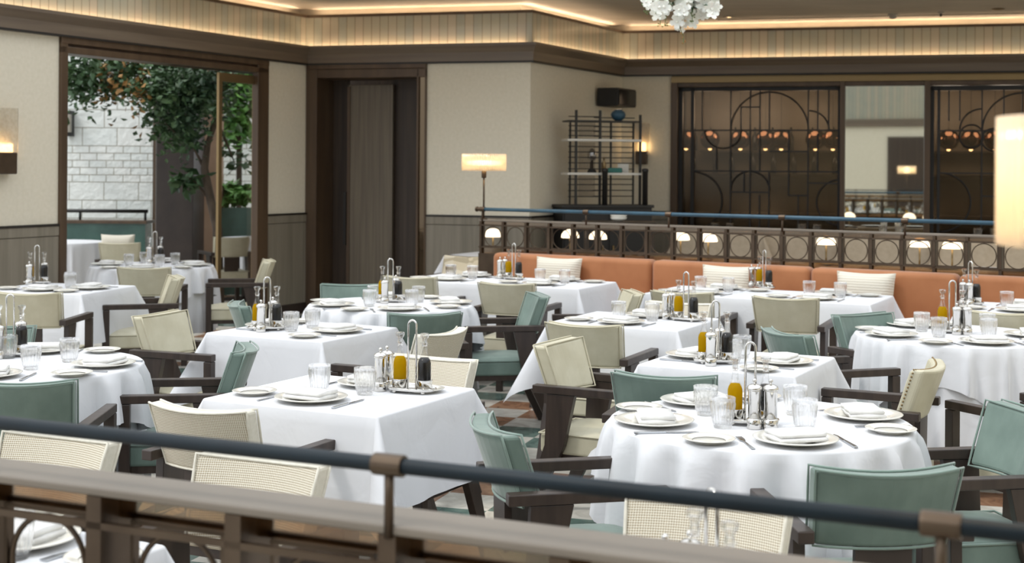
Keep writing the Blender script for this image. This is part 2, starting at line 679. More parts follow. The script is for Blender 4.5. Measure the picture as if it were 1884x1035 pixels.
def run(line, i, name, prof, mat):
    k0_, k1_ = turn[i], turn[i + 1]
    bm = bmesh.new()
    ring_loft(bm, [[(-d * k0_, d, z) for d, z in prof], [(line.len + d * k1_, d, z) for d, z in prof]])
    struct(wobj(line, name, bm, mat))


for i, line in enumerate(lines):
    run(line, i, 'trim_9', [(-0.05, ZB), (0.05, ZB), (0.05, ZB + 0.10), (0.075, ZB + 0.13), (0.105, ZF - 0.03), (0.105, ZF), (0.085, ZF), (0.085, ZF - 0.045), (-0.05, ZF - 0.045)], 'fascia')
    run(line, i, 'trim_10', [(-.05, ZB - 0.014), (0.056, ZB - 0.014), (0.056, ZB + 0.004), (-.05, ZB + 0.004)], 'black')
    run(line, i, 'trim_11', [(-.16, ZF - 0.05), (0.02, ZF - 0.05), (0.02, ZT), (-.16, ZT)], 'tile')
    run(line, i, 'wall_' + {LW: 'left', CW: 'center', RW: 'right', BW: 'back'}[line], [(-.34, ZT - .1), (-.2, ZT - .1), (-.2, ZC + .02), (-.34, ZC + .02)], 'ceilplaster')
    run(line, i, 'trim_12', [(-.16, ZT), (0.035, ZT), (0.035, ZT + 0.03), (-.16, ZT + 0.03)], 'casing')
    for zz, off, en in ((ZF - 0.03, 0.055, 1.5), (ZT + 0.035, -0.10, 2.2)):
        la = bpy.data.lights.new('cove_strip', 'AREA')
        la.shape = 'RECTANGLE'
        la.size, la.size_y = line.len - 0.1, 0.03
        la.energy = en * line.len
        la.color = (1.0, 0.72, 0.47)
        lo = bpy.data.objects.new('cove_strip', la)
        C.objects.link(lo)
        p = line.pt(line.len / 2, off, zz)
        rot = Matrix.Rotation(math.atan2(line.d.y, line.d.x), 4, 'Z') @ Matrix.Rotation(PI, 4, 'X')
        lo.matrix_world = Matrix.Translation(p) @ rot

# ceiling over the room's edge (the middle of the hall is open to the sky)
cb = bmesh.new()
q = [LW.pt(0, -0.9), LW.pt(LW.len, -0.9), CW.pt(0, -0.9), CW.pt(CW.len, -0.9), RW.pt(RW.len, -0.9), BW.pt(BW.len, -0.9)]
far = [(-9, 20), (9.5, 20)]
pl = [(LW.pt(0, -0.4).x, 8.3), (LW.pt(0, -0.4).x, LW.pt(0).y)]
poly = [LW.pt(0, -0.45)[:2], LW.pt(LW.len, -0.6)[:2]]
poly += [CW.pt(CW.len * 0.6, -0.9)[:2], RW.pt(0.2, -0.9)[:2], RW.pt(RW.len, -0.6)[:2], BW.pt(BW.len, -1.6)[:2], (BW.pt(BW.len)[0], 13.0), (LW.pt(LW.len * .62)[0], 13.0), (LW.pt(0)[0] + 0.6, 9.2), (LW.pt(0)[0] - 0.4, 9.2)]
ring_loft(cb, [[(x, y, ZC) for x, y in poly], [(x, y, ZC + 0.12) for x, y in poly]])
struct(obj('ceiling', cb, 'ceilplaster'))
struct(obj('trim_18', B(-5.0, 9.0, 9.1, 9.3, ZC, ZC + 0.25), 'ceilplaster'))
# shadow gap along the cove on the bar side
gb = wbox(BW, 'trim_13', tb(1325), BW.len, 0.35, 0.375, ZC - 0.006, ZC + 0.01, 'black')
struct(gb)

struct(obj('wall_unseen_east', B(6.6, 6.75, -4, 15, 0, ZC), 'plaster'))  # out of view; put in to block light from the right side
# wall behind the viewer, seen only in the mirror
struct(obj('wall_front', B(-4.5, 7.5, -4.2, -4.05, 0, ZB), 'plaster'))
struct(obj('wall_front', B(-4.5, 7.5, -4.2, -4.03, ZF, 4.3), 'tile'))
struct(obj('trim_14', B(-4.5, 7.5, -4.2, -3.98, ZB, ZF), 'fascia'))
struct(obj('trim_19', B(1.6, 2.6, -4.05, -3.6, 0, 4.3), 'darkwood'))
struct(obj('door_4', B(-1.2, 0.4, -4.05, -4.0, 0, 2.5), 'doorwood'))



# ------------------------------------------------------------------ terrace beyond the doorway
def ybox(name, u0, u1, y0, y1, z0, z1, mat, **kw):
    x0, x1 = (u0 - U0) / F * y0, (u1 - U0) / F * y0
    o = obj(name, B(0, x1 - x0, 0, y1 - y0, z0, z1), mat, **kw)
    o.location = (x0, y0, 0)
    return o


struct(ybox('wall_terrace', -40, 281, 18.0, 18.3, 0, 4.2, 'stone'))
struct(ybox('wall_terrace', 281, 286, 17.9, 18.2, 0, 4.2, 'casing'))
struct(ybox('wall_terrace', 340, 402, 17.4, 17.7, 0, 4.2, 'pinkplaster'))
struct(ybox('trim_15', 287, 356, 16.6, 17.2, 0, 4.2, 'darkwood', bevel=0.01))
struct(ybox('wall_terrace', 396, 560, 20.0, 20.3, 0, 4.2, 'stone'))
pt_ = thing('marble_planter', 'green marble planter wall with black handrail beyond the garden doorway', 'planter')
o = ybox('marble_panel', 40, 268, 16.7, 17.0, 0, 0.93, 'greenmarble', parent=pt_)
o = ybox('coping', 40, 270, 16.66, 17.05, 0.93, 0.965, 'casing', parent=pt_)
yy = 16.85
pr = [PY(u, 388, yy) for u in (40, 272)]
obj('handrail', T([(pr[0].x, yy, 1.075), (pr[1].x, yy, 1.075)], 0.022, 8), 'blackbox', pt_, smooth=True)
for u in (148, 268):
    x = (u - U0) / F * yy
    obj('rail_post', T([(x, yy, 0.965), (x, yy, 1.075)], 0.016, 8), 'blackbox', pt_, smooth=True)
lt = thing('wall_lantern', 'small black lantern on the white stone wall outside', 'lantern')
o = ybox('housing', 119, 130, 17.86, 18.0, 2.0, 2.33, 'blackbox', parent=lt)
o = ybox('bracket', 121, 128, 17.8, 17.88, 2.05, 2.28, 'frosted', parent=lt)

# glazed side panel of the doorway: bright frame and pane, terrace seen through
gp = wobj(LW, 'window_1', B(tl(400, -0.04), tl(406, -0.04), -0.055, -0.025, 0.02, zo - 0.03), 'brass')
struct(gp)
gm = bmesh.new()
box(gm, tl(465, -0.04), tl(470, -0.04), -0.055, -0.025, 0.02, zo - 0.03)
box(gm, tl(406, -0.04), tl(465, -0.04), -0.055, -0.025, zo - 0.12, zo - 0.03)
struct(wobj(LW, 'window_2', gm, 'brass'))
struct(wbox(LW, 'window_3', tl(406, -0.04), tl(465, -0.04), -0.043, -0.037, 0.02, zo - 0.12, 'pane'))


def leaves(bm, pts, size, n, spread, mat_pick=None):
    for i in range(n):
        c = Vector(random.choice(pts)) + Vector((random.gauss(0, spread), random.gauss(0, spread), random.gauss(0, spread * 0.75)))
        s = size * random.uniform(0.7, 1.3)
        d = Vector((random.uniform(-1, 1), random.uniform(-1, 1), random.uniform(-0.9, 0.3))).normalized()
        a = d.cross(Vector((random.uniform(-1, 1), random.uniform(-1, 1), 1))).normalized() * s * 0.33
        nn = d.cross(a).normalized() * s * 0.10
        v = [bm.verts.new(x) for x in (c, c + d * s * 0.45 + a + nn, c + d * s, c + d * s * 0.45 - a + nn)]
        mi = mat_pick(c) if mat_pick else 0
        bm.faces.new((v[0], v[1], v[2])).material_index = mi
        bm.faces.new((v[0], v[2], v[3])).material_index = mi


yt = 15.6
tp = lambda u, v, dy=0.0: tuple(PY(u, v, yt + dy))
tr = thing('courtyard_tree', 'leafy courtyard tree with curved trunk framed by the garden doorway', 'tree')
b0_ = PY(404, 500, yt)
trunk = [(b0_.x, yt, 0.0), tp(400, 420), tp(388, 370), tp(376, 310), tp(382, 265), tp(398, 220), tp(380, 180), tp(330, 140)]
obj('trunk', T(trunk, [0.06, 0.055, 0.05, 0.045, 0.035, 0.03, 0.025, 0.015], 8), 'bark', tr, smooth=True)
brs = [[tp(376, 310), tp(358, 275), tp(335, 255), tp(305, 228, -.2)], [tp(398, 220), tp(410, 170, .2), tp(430, 130, .3)],
       [tp(380, 180), tp(330, 165), tp(250, 140, -.3), tp(160, 140, -.4)], [tp(388, 370), tp(360, 335), tp(345, 325, -.1)],
       [tp(398, 220), tp(420, 270, .1), tp(432, 300, .2)]]
for b in brs:
    obj('branch', T(b, [0.022] + [0.012] * (len(b) - 2) + [0.006], 6), 'bark', tr, smooth=True)
cl = [tp(u, v, random.uniform(-.5, .3)) for u, v in ((140, 120), (150, 165), (175, 140), (200, 120), (215, 165), (240, 140), (260, 160), (280, 125), (300, 170),
      (320, 150), (335, 185), (350, 130), (360, 165), (310, 195), (380, 150), (130, 140), (230, 110), (330, 220), (370, 200), (345, 250), (400, 140), (390, 180), (318, 235))]
bm = bmesh.new()
leaves(bm, cl, 0.085, 5200, 0.14, lambda c: 1 if (abs((c.x / c.y * F + U0) - 225) < 45 and random.random() < 0.28) else 0)
leaves(bm, [tp(345, 325), tp(352, 318), tp(338, 332), tp(360, 330)], 0.16, 60, 0.08)
leaves(bm, [tp(425, 290, .2), tp(420, 250, .2), tp(440, 300, .2)], 0.13, 40, 0.1)
fo = obj('foliage', bm, ['leaf', 'leaf_rust'], tr)
fo['kind'] = 'stuff'
sh = thing('terrace_shrub', 'sunlit green shrub seen through the narrow glazed side panel', 'shrub')
bm = bmesh.new()
sp = [tuple(PY(u, v, 18.6)) for u, v in ((420, 150), (440, 170), (430, 200), (450, 190), (455, 220), (445, 140), (425, 230), (460, 160), (440, 240))]
leaves(bm, sp, 0.13, 900, 0.13)
fo = obj('foliage', bm, 'leaf_bright', sh)
fo['kind'] = 'stuff'
b_ = PY(440, 300, 18.6)
obj('stem', T([(b_.x, 18.6, 0), (b_.x, 18.6, 1.8), (b_.x - .03, 18.6, 2.5)], 0.04, 6), 'bark', sh, smooth=True)
tp2 = thing('marble_trough', 'low green marble trough of grasses behind the glazed panel', 'planter')
ybox('trough_wall', 405, 475, 17.6, 17.9, 0, 1.1, 'greenmarble', parent=tp2)
bm = bmesh.new()
leaves(bm, [tuple(PY(u, 352, 17.8)) for u in (405, 415, 425, 435, 445, 455, 465)], 0.16, 260, 0.07)
fo = obj('grasses', bm, 'leaf_bright', tp2)
fo['kind'] = 'stuff'


# ------------------------------------------------------------------ bar wall screens, mirror, back bar
bz = lambda u, v: BW.z(u, v)
BD = -0.12
ztop, zbot = bz(1400, 160), 0.0
fr = bmesh.new()
for u0, u1 in ((1234, 1246), (1545, 1554), (1700, 1711)):
    box(fr, tb(u0), tb(u1), -0.35, 0.03, 0, bz(1500, 150))
box(fr, tb(1234), BW.len, -0.35, 0.0, bz(1500, 158), bz(1500, 150))
struct(wobj(BW, 'trim_16', fr, 'casing', bevel=0.005))
struct(wbox(BW, 'trim_17', tb(1234), BW.len, -0.06, 0.03, bz(1500, 150), bz(1500, 141), 'brass'))
struct(wbox(BW, 'window_4', tb(1554), tb(1700), -0.10, -0.08, 0.3, bz(1620, 154), 'mirror'))
# back of the bar
struct(wbox(BW, 'wall_bar', tb(1234) - 0.2, BW.len, -1.75, -1.6, 0, 3.2, 'barglass'))
struct(wbox(BW, 'wall_bar', tb(1234) - 0.25, tb(1234) - 0.05, -1.7, -0.17, 0, 3.2, 'bardark'))
struct(wbox(BW, 'ceiling', tb(1234) - 0.2, BW.len, -1.75, -0.16, 3.0, 3.1, 'bardark'))


def screen(u_shift, u_max, label):
    q = thing('bar_screen', label, 'screen')
    q.matrix_world = BW.mw
    tt = lambda u: tb(min(u + u_shift, u_max), BD)
    zz = lambda v: bz(1400, v)
    h = 0.016

    def vbar(u, v0, v1, w=h):
        if u + u_shift > u_max + 1:
            return
        obj('bar', B(tt(u) - w / 2, tt(u) + w / 2, BD - 0.012, BD + 0.012, zz(v1), zz(v0)), 'blackbox', q)

    def hbar(u0, u1, v):
        if u0 + u_shift > u_max:
            return
        obj('bar', B(tt(u0), tt(u1), BD - 0.010, BD + 0.010, zz(v) - h / 2, zz(v) + h / 2), 'blackbox', q)

    def arc(u, v, rpx, a0, a1):
        if u + u_shift > u_max + rpx * 0.9:
            return
        s = (tb(1450, BD) - tb(1350, BD)) / 100.0
        cx, cz, r = tb(u + u_shift, BD), zz(v), rpx * s
        pts = []
        n = 28
        for i in range(n + 1):
            a = math.radians(a0 + (a1 - a0) * i / n)
            x = cx + r * math.cos(a)
            if x > tb(u_max, BD) or x < tb(1275 + u_shift - 4, BD):
                continue
            pts.append((x, BD, cz + r * math.sin(a)))
        if len(pts) > 2:
            obj('arc_bar', T(pts, 0.011, 6), 'blackbox', q, smooth=True)
    fb = bmesh.new()
    t0, t1 = tt(1248), tt(1546)
    box(fb, t0, t1, BD - 0.03, BD + 0.03, zz(166), zz(158))
    box(fb, tt(1248), tt(1256), BD - 0.03, BD + 0.03, 0, zz(160))
    box(fb, tt(1271), tt(1277), BD - 0.03, BD + 0.03, 0, zz(160))
    if u_shift == 0:
        box(fb, tt(1541), tt(1546), BD - 0.03, BD + 0.03, 0, zz(160))
    obj('frame', fb, 'blackbox', q)
    obj('glass_pane', B(tt(1256), tt(1543), BD - 0.03, BD - 0.026, 0.2, zz(162)), 'screenglass', q)
    vbar(1291.6, 165, 239)
    vbar(1344, 162, 560)
    vbar(1380, 162, 560)
    vbar(1397.6, 162, 315)
    vbar(1415, 162, 239)
    vbar(1415, 315, 560)
    vbar(1451, 239, 359)
    vbar(1486.5, 162, 560)
    vbar(1504, 162, 239)
    vbar(1524, 162, 239)
    vbar(1363, 196, 239)
    vbar(1369, 315, 354)
    vbar(1397.6, 359, 560)
    vbar(1469, 359, 420)
    vbar(1318, 270, 312)
    vbar(1504, 245, 316)
    hbar(1277, 1543, 239)
    hbar(1277, 1543, 315)
    hbar(1415, 1486, 278)
    hbar(1344, 1415, 354)
    hbar(1451, 1486, 359)
    hbar(1486, 1543, 336)
    hbar(1362, 1398, 196)
    arc(1415, 239, 71, 0, 180)
    arc(1488, 239, 36, 0, 90)
    arc(1276, 371, 54, -90, 90)
    arc(1380, 351, 36, 0, 180)
    arc(1546, 371, 42, 90, 270)
    arc(1330, 239, 34, 180, 360)
    return q


screen(0, 1546, 'geometric black metal screen with arcs and bronze glass beside the bar mirror')
# the second screen shows a different pattern: mirrored layout of bars and rings
q = thing('bar_screen', 'geometric black metal screen with full rings at the bar\'s far end', 'screen')
q.matrix_world = BW.mw
tt = lambda u: tb(u, BD)
zz = lambda v: bz(1700, v)
ue = 1980
fb = bmesh.new()
box(fb, tt(1711), tt(ue), BD - 0.03, BD + 0.03, zz(166), zz(157))
box(fb, tt(1711), tt(1718), BD - 0.03, BD + 0.03, 0, zz(160))
box(fb, tt(1724), tt(1729), BD - 0.03, BD + 0.03, 0, zz(160))
box(fb, tt(ue - 5), tt(ue), BD - 0.03, BD + 0.03, 0, zz(160))
obj('frame', fb, 'blackbox', q)
obj('glass_pane', B(tt(1718), tt(ue - 4), BD - 0.03, BD - 0.026, 0.2, zz(162)), 'screenglass', q)
for u, v0, v1 in ((1745, 162, 222), (1765, 162, 222), (1806, 162, 560), (1846, 162, 260), (1880, 162, 560), (1915, 162, 560), (1950, 162, 320)):
    obj('bar', B(tt(u) - 0.008, tt(u) + 0.008, BD - 0.012, BD + 0.012, zz(v1), zz(v0)), 'blackbox', q)
for u0, u1, v in ((1729, ue - 5, 240), (1729, ue - 5, 318), (1880, 1950, 280), (1806, 1880, 360)):
    obj('bar', B(tt(u0), tt(u1), BD - 0.01, BD + 0.01, zz(v) - 0.008, zz(v) + 0.008), 'blackbox', q)
sc_ = (tb(1800, BD) - tb(1700, BD)) / 100.0
for u, v, r, a0, a1 in ((1787, 250, 22, 0, 360), (1827, 256, 21, 0, 360), (1880, 240, 72, 0, 180), (1806, 238, 40, 90, 180), (1729, 372, 57, -90, 90)):
    pts = [(tt(u) + r * sc_ * math.cos(math.radians(a0 + (a1 - a0) * i / 32)), BD, zz(v) + r * sc_ * math.sin(math.radians(a0 + (a1 - a0) * i / 32))) for i in range(33)]
    if a1 - a0 == 360:
        obj('ring', T(pts[:-1], 0.011, 6, True), 'blackbox', q, smooth=True)
    else:
        obj('arc_bar', T(pts, 0.011, 6), 'blackbox', q, smooth=True)

# copper globe pendants over the bar, each on its cord
gp = thing('pendant_lamp', 'x', 'pendant lamp')
lathe_p = [(0.002, 0.135), (0.06, 0.127), (0.106, 0.088), (0.124, 0.035), (0.124, -0.012), (0.1, -0.07), (0.06, -0.1), (0.03, -0.108)]
obj('globe', L(lathe_p, 20), 'copper', gp, smooth=True)
obj('cord', T([(0, 0, 0.11), (0, 0, 1.0)], 0.005, 6), 'cordm', gp)
obj('bulb', L([(0.004, -0.13), (0.022, -0.12), (0.025, -0.105), (0.018, -0.09)], 10), 'bulb', gp, smooth=True)
mk = Maker(gp)
for u, w in ((1262, 'first'), (1306, 'second'), (1362, 'third'), (1408, 'fourth'), (1437, 'fifth'), (1500, 'sixth'), (1532, 'seventh'), (1745, 'eighth'), (1786, 'ninth'), (1830, 'tenth')):
    t = tb(u, -0.75)
    p = BW.pt(t, -0.75, 2.06)
    mk((p.x, p.y, 2.0), 0, 'copper globe pendant over the bar, %s along from the shelf corner' % w, 'copper pendants over the bar')
for u in (1300, 1390, 1490, 1745, 1850):
    la = bpy.data.lights.new('bar_glow', 'POINT')
    la.energy = 13
    la.color = (1.0, 0.86, 0.72)
    la.shadow_soft_size = 0.25
    lo = bpy.data.objects.new('bar_glow', la)
    C.objects.link(lo)
    lo.location = BW.pt(tb(u, -0.55), -0.55, 2.35)
ct = thing('bar_counter', 'dark bar counter behind the geometric metal screens', 'counter')
ct.matrix_world = BW.mw
obj('counter_front', B(tb(1250), BW.len - 0.3, -1.15, -0.75, 0, 1.05), 'bardark', ct)
obj('counter_top', B(tb(1250), BW.len - 0.3, -1.2, -0.7, 1.05, 1.09), 'ledge', ct, bevel=0.005)
sh = thing('bottle_shelf', 'dark back bar shelf for bottles behind the screens', 'shelf')
sh.matrix_world = BW.mw
for z in (1.55, 1.85):
    obj('shelf_board', B(tb(1260), BW.len - 0.3, -1.6, -1.35, z, z + 0.03), 'bardark', sh)
bt = obj('bottle', L([(0.036, 0), (0.04, 0.01), (0.04, 0.17), (0.015, 0.22), (0.013, 0.29), (0.016, 0.30)], 10), 'vinegar', smooth=True)
tag(bt, 'x', 'bottle')
mk = Maker(bt)
for i in range(22):
    z = 1.58 if i < 11 else 1.88
    t = tb(1275, -1.45) + (i % 11) * 0.26 + random.uniform(-.04, .04)
    p = BW.pt(t, -1.45, z)
    mk(tuple(p), 0, 'dark bottle standing on the back bar shelf', 'bottles on the back bar')


# ------------------------------------------------------------------ corner: cabinet, etagere, loudspeaker, sconces
cabw = RW
t0, t1 = RW.t(1035, 0.5), RW.len - 0.1
cw = XY(1040, 15.0)
cab = thing('sideboard', 'black sideboard in the corner below the open shelving', 'sideboard')
LC = Line(XY(1036, 14.92), XY(1200, 15.15))
cab.matrix_world = LC.mw
zc = CAMZ - (377 - 307) * 15.0 / F
obj('carcass', B(0, LC.len, -0.42, 0, 0.08, zc - 0.03), 'blackbox', cab)
obj('top', B(-0.02, LC.len + 0.02, -0.44, 0.02, zc - 0.03, zc), 'blackbox', cab, bevel=0.004)
for i in range(2):
    d = obj('door', B(0.02 + i * LC.len / 2, LC.len / 2 - 0.02 + i * LC.len / 2, 0, 0.015, 0.12, zc - 0.06), 'blackbox', cab)
    kx = LC.len / 2 + (-0.06 if i == 0 else 0.06)
    obj('handle', B(kx - 0.008, kx + 0.008, 0.015, 0.03, 0.6, 0.8), 'brass', d)
et = thing('open_shelving', 'black wire and post shelving with white shelves on the sideboard', 'shelving')
et.matrix_world = LC.mw
zt = CAMZ + (307 - 205) * 15.4 / F
lt_ = lambda u: LC.t(u, -0.1)
lz = lambda v: CAMZ + (307.5 - v) * 15.1 / F
for u, v0 in ((1060, 203), (1104, 203), (1178, 210)):
    obj('post', B(lt_(u) - 0.012, lt_(u) + 0.012, -0.12, -0.095, zc, lz(v0)), 'blackbox', et)
for u in (1060, 1136, 1178):
    obj('post', B(lt_(u) - 0.009, lt_(u) + 0.009, -0.36, -0.34, zc, lz(222)), 'blackbox', et)
for v in (258, 320):
    obj('shelf_board', B(lt_(1044), lt_(1180), -0.37, -0.09, lz(v) - 0.012, lz(v) + 0.012), 'shelfwhite', et)
obj('shelf_board', B(lt_(1046), lt_(1180), -0.37, -0.09, lz(223) - 0.008, lz(223) + 0.008), 'blackbox', et)
for v in (215, 232, 241, 250, 270, 280, 290, 300, 311, 330, 340, 351, 362):
    wb = bmesh.new()
    tube(wb, [(lt_(1046), -0.11, lz(v)), (lt_(1104), -0.11, lz(v))], 0.006, 6)
    tube(wb, [(lt_(1104), -0.35, lz(v)), (lt_(1180), -0.35, lz(v))], 0.006, 6)
    obj('rod', wb, 'blackbox', et)
for i in range(14):
    u = 1066 + i * 2.2
    wb = bmesh.new()
    for v0, v1 in ((222, 252), (262, 312), (324, 362)):
        tube(wb, [(lt_(u), -0.115, lz(v0)), (lt_(u), -0.115, lz(v1))], 0.0025, 4)
    obj('wire', wb, 'bronze', et)
p = LC.pt(LC.t(1138, -0.2), -0.22, lz(223) + 0.008)
vz = thing('blue_bowl', 'round blue glazed pot on top of the black shelving', 'pot', tuple(p))
obj('body', L([(0.03, 0), (0.07, 0.03), (0.085, 0.07), (0.07, 0.10), (0.04, 0.12)], 16), 'bluefar', vz, smooth=True)
obj('rim', L([(0.04, 0.12), (0.05, 0.125), (0.04, 0.13)], 16), 'chrome', vz, smooth=True)
p = LC.pt(LC.t(1131, -0.2), -0.2, lz(320) + 0.012)
o = tag(obj('storage_box', B(-0.08, 0.08, -0.05, 0.05, 0, 0.055), 'tealbox', bevel=0.01), 'low teal box on the middle shelf of the black shelving', 'box')
o.location = p
p = LC.pt(LC.t(1146, -0.3), -0.29, lz(320) + 0.012)
o = tag(obj('picture_card', B(-0.06, 0.06, -0.01, 0.01, 0, 0.10), 'shelfwhite'), 'pale card leaning behind the teal box on the shelving', 'card')
o.location = p
p = LC.pt(LC.t(1089, -0.2), -0.2, lz(320) + 0.012)
fg = thing('figurine', 'silver round headed figurine on the middle white shelf', 'figurine', tuple(p))
obj('base', L([(0.05, 0), (0.05, 0.02), (0.02, 0.05), (0.02, 0.12)], 14), 'blackbox', fg, smooth=True)
obj('head', L([(0.01, 0.12), (0.045, 0.15), (0.05, 0.2), (0.03, 0.25), (0.006, 0.27)], 14), 'chrome', fg, smooth=True)
p = LC.pt(LC.t(1110, -0.2), -0.18, lz(320) + 0.012)
o = tag(obj('bottle', L([(0.025, 0), (0.025, 0.1), (0.01, 0.13), (0.01, 0.17)], 12), 'brass', smooth=True), 'small gold bottle beside the silver figurine on the shelving', 'bottle')
o.location = p
for u, w in ((1112, 'in the middle of'), (1186, 'at the window end of')):
    p = LC.pt(LC.t(u, -0.05), -0.03, zc)
    o = tag(obj('candle_pillar', L([(0.03, 0), (0.03, 0.36), (0.036, 0.365), (0.036, 0.39), (0.02, 0.40)], 14), 'blackbox', smooth=True), 'tall black pillar %s the black sideboard' % ('in the middle of' if u < 1150 else 'at the bar end of'), 'pillar')
    o.location = p
for i in range(3):
    bw = L([(0.03, 0), (0.07, 0.015), (0.085, 0.04), (0.08, 0.04), (0.06, 0.02)], 18, cap1=True)
    p = XY(1139, 13.6)
    o = tag(obj('bowl', bw, 'china', smooth=True), 'white bowl, %s of the stack behind the far rail' % ('lowest', 'middle', 'topmost')[i], 'bowl', 'bowl stack behind the far rail')
    o.location = (p.x, p.y, 1.12 + i * 0.022)
ss = thing('service_stand', 'dark service stand behind the far rail holding white bowls', 'stand', (XY(1139, 13.6).x, 13.6, 0))
obj('top', B(-0.35, 0.35, -0.2, 0.2, 1.09, 1.12), 'bardark', ss)
for sx_ in (-.33, .30):
    for sy_ in (-.18, .15):
        obj('leg', B(sx_, sx_ + .03, sy_, sy_ + .03, 0, 1.09), 'bardark', ss)

p0 = RW.t(1091), RW.t(1130)
ls = thing('wall_speaker', 'black box loudspeaker on the wall above the shelving', 'loudspeaker')
ls.matrix_world = RW.mw
obj('cabinet', B(RW.t(1093), RW.t(1127), 0.03, 0.30, RW.z(1110, 197), RW.z(1110, 164)), 'blackbox', ls, bevel=0.01)
obj('grille', B(RW.t(1093) + .02, RW.t(1127) - .02, 0.30, 0.31, RW.z(1110, 197) + .02, RW.z(1110, 164) - .02), 'vinegar', ls)
obj('bracket', B(RW.t(1105), RW.t(1115), 0.0, 0.03, RW.z(1110, 186), RW.z(1110, 176)), 'blackbox', ls)


def sconce(line, u0, u1, v0, v1, v2, label):
    s = thing('wall_sconce', label, 'sconce')
    s.matrix_world = line.mw
    a, b = line.t(u0), line.t(u1)
    um = (u0 + u1) / 2
    obj('glass_panel', B(a, b, 0.06, 0.085, line.z(um, v1), line.z(um, v0)), 'frosted', s, bevel=0.006)
    obj('base', B(a + .01, b - .02, 0.0, 0.10, line.z(um, v2), line.z(um, v1 - 6)), 'bronze', s, bevel=0.01)
    obj('bulb', B(a + .04, b - .04, 0.025, 0.055, line.z(um, v1), line.z(um, v1 - 22)), 'bulb', s)


sconce(BW, 1170, 1195, 227, 284, 302, 'rippled glass sconce with dark base beside the bar opening')
sconce(LW, -24, 20, 198, 286, 320, 'rippled glass sconce with bronze base on the wall before the doorway')

# ceiling fittings
def fitting(name, u, v, label, cat, kind):
    p = P(u, v, ZC)
    t = thing(name, label, cat, (p.x, p.y, ZC))
    if kind == 'down':
        obj('ring', L([(0.055, -0.001), (0.07, -0.006), (0.055, -0.01), (0.045, -0.004)], 20), 'whitebox', t, smooth=True)
        obj('lens', L([(0.044, -0.002), (0.03, -0.004), (0.001, -0.004)], 20), 'led', t)
    elif kind == 'off':
        obj('ring', L([(0.055, -0.001), (0.07, -0.006), (0.055, -0.01), (0.045, -0.004)], 20), 'brass', t, smooth=True)
        obj('lens', L([(0.044, -0.002), (0.03, -0.004), (0.001, -0.004)], 20), 'bronze', t)
    elif kind == 'smoke':
        obj('base', L([(0.06, 0), (0.06, -0.015), (0.045, -0.02)], 20), 'whitebox', t, smooth=True)
        obj('cap', L([(0.04, -0.02), (0.04, -0.04), (0.02, -0.055), (0.001, -0.058)], 20), 'whitebox', t, smooth=True)
    else:
        obj('plate', L([(0.035, 0), (0.035, -0.012), (0.02, -0.02)], 16), 'whitebox', t, smooth=True)
        obj('nozzle', L([(0.012, -0.02), (0.012, -0.05), (0.001, -0.052)], 12), 'blackbox', t, smooth=True)


fitting('downlight', 1341, 31, 'lit round downlight in the ceiling beside the hanging flowers', 'downlight', 'down')
fitting('downlight', 1836, 16, 'unlit brass ringed downlight in the ceiling above the end screen', 'downlight', 'off')
fitting('smoke_detector', 1643, 26, 'round smoke detector on the ceiling above the bar mirror', 'smoke detector', 'smoke')
fitting('sprinkler', 1731, 22, 'small ceiling sprinkler between the smoke detector and unlit downlight', 'sprinkler', 'spr')


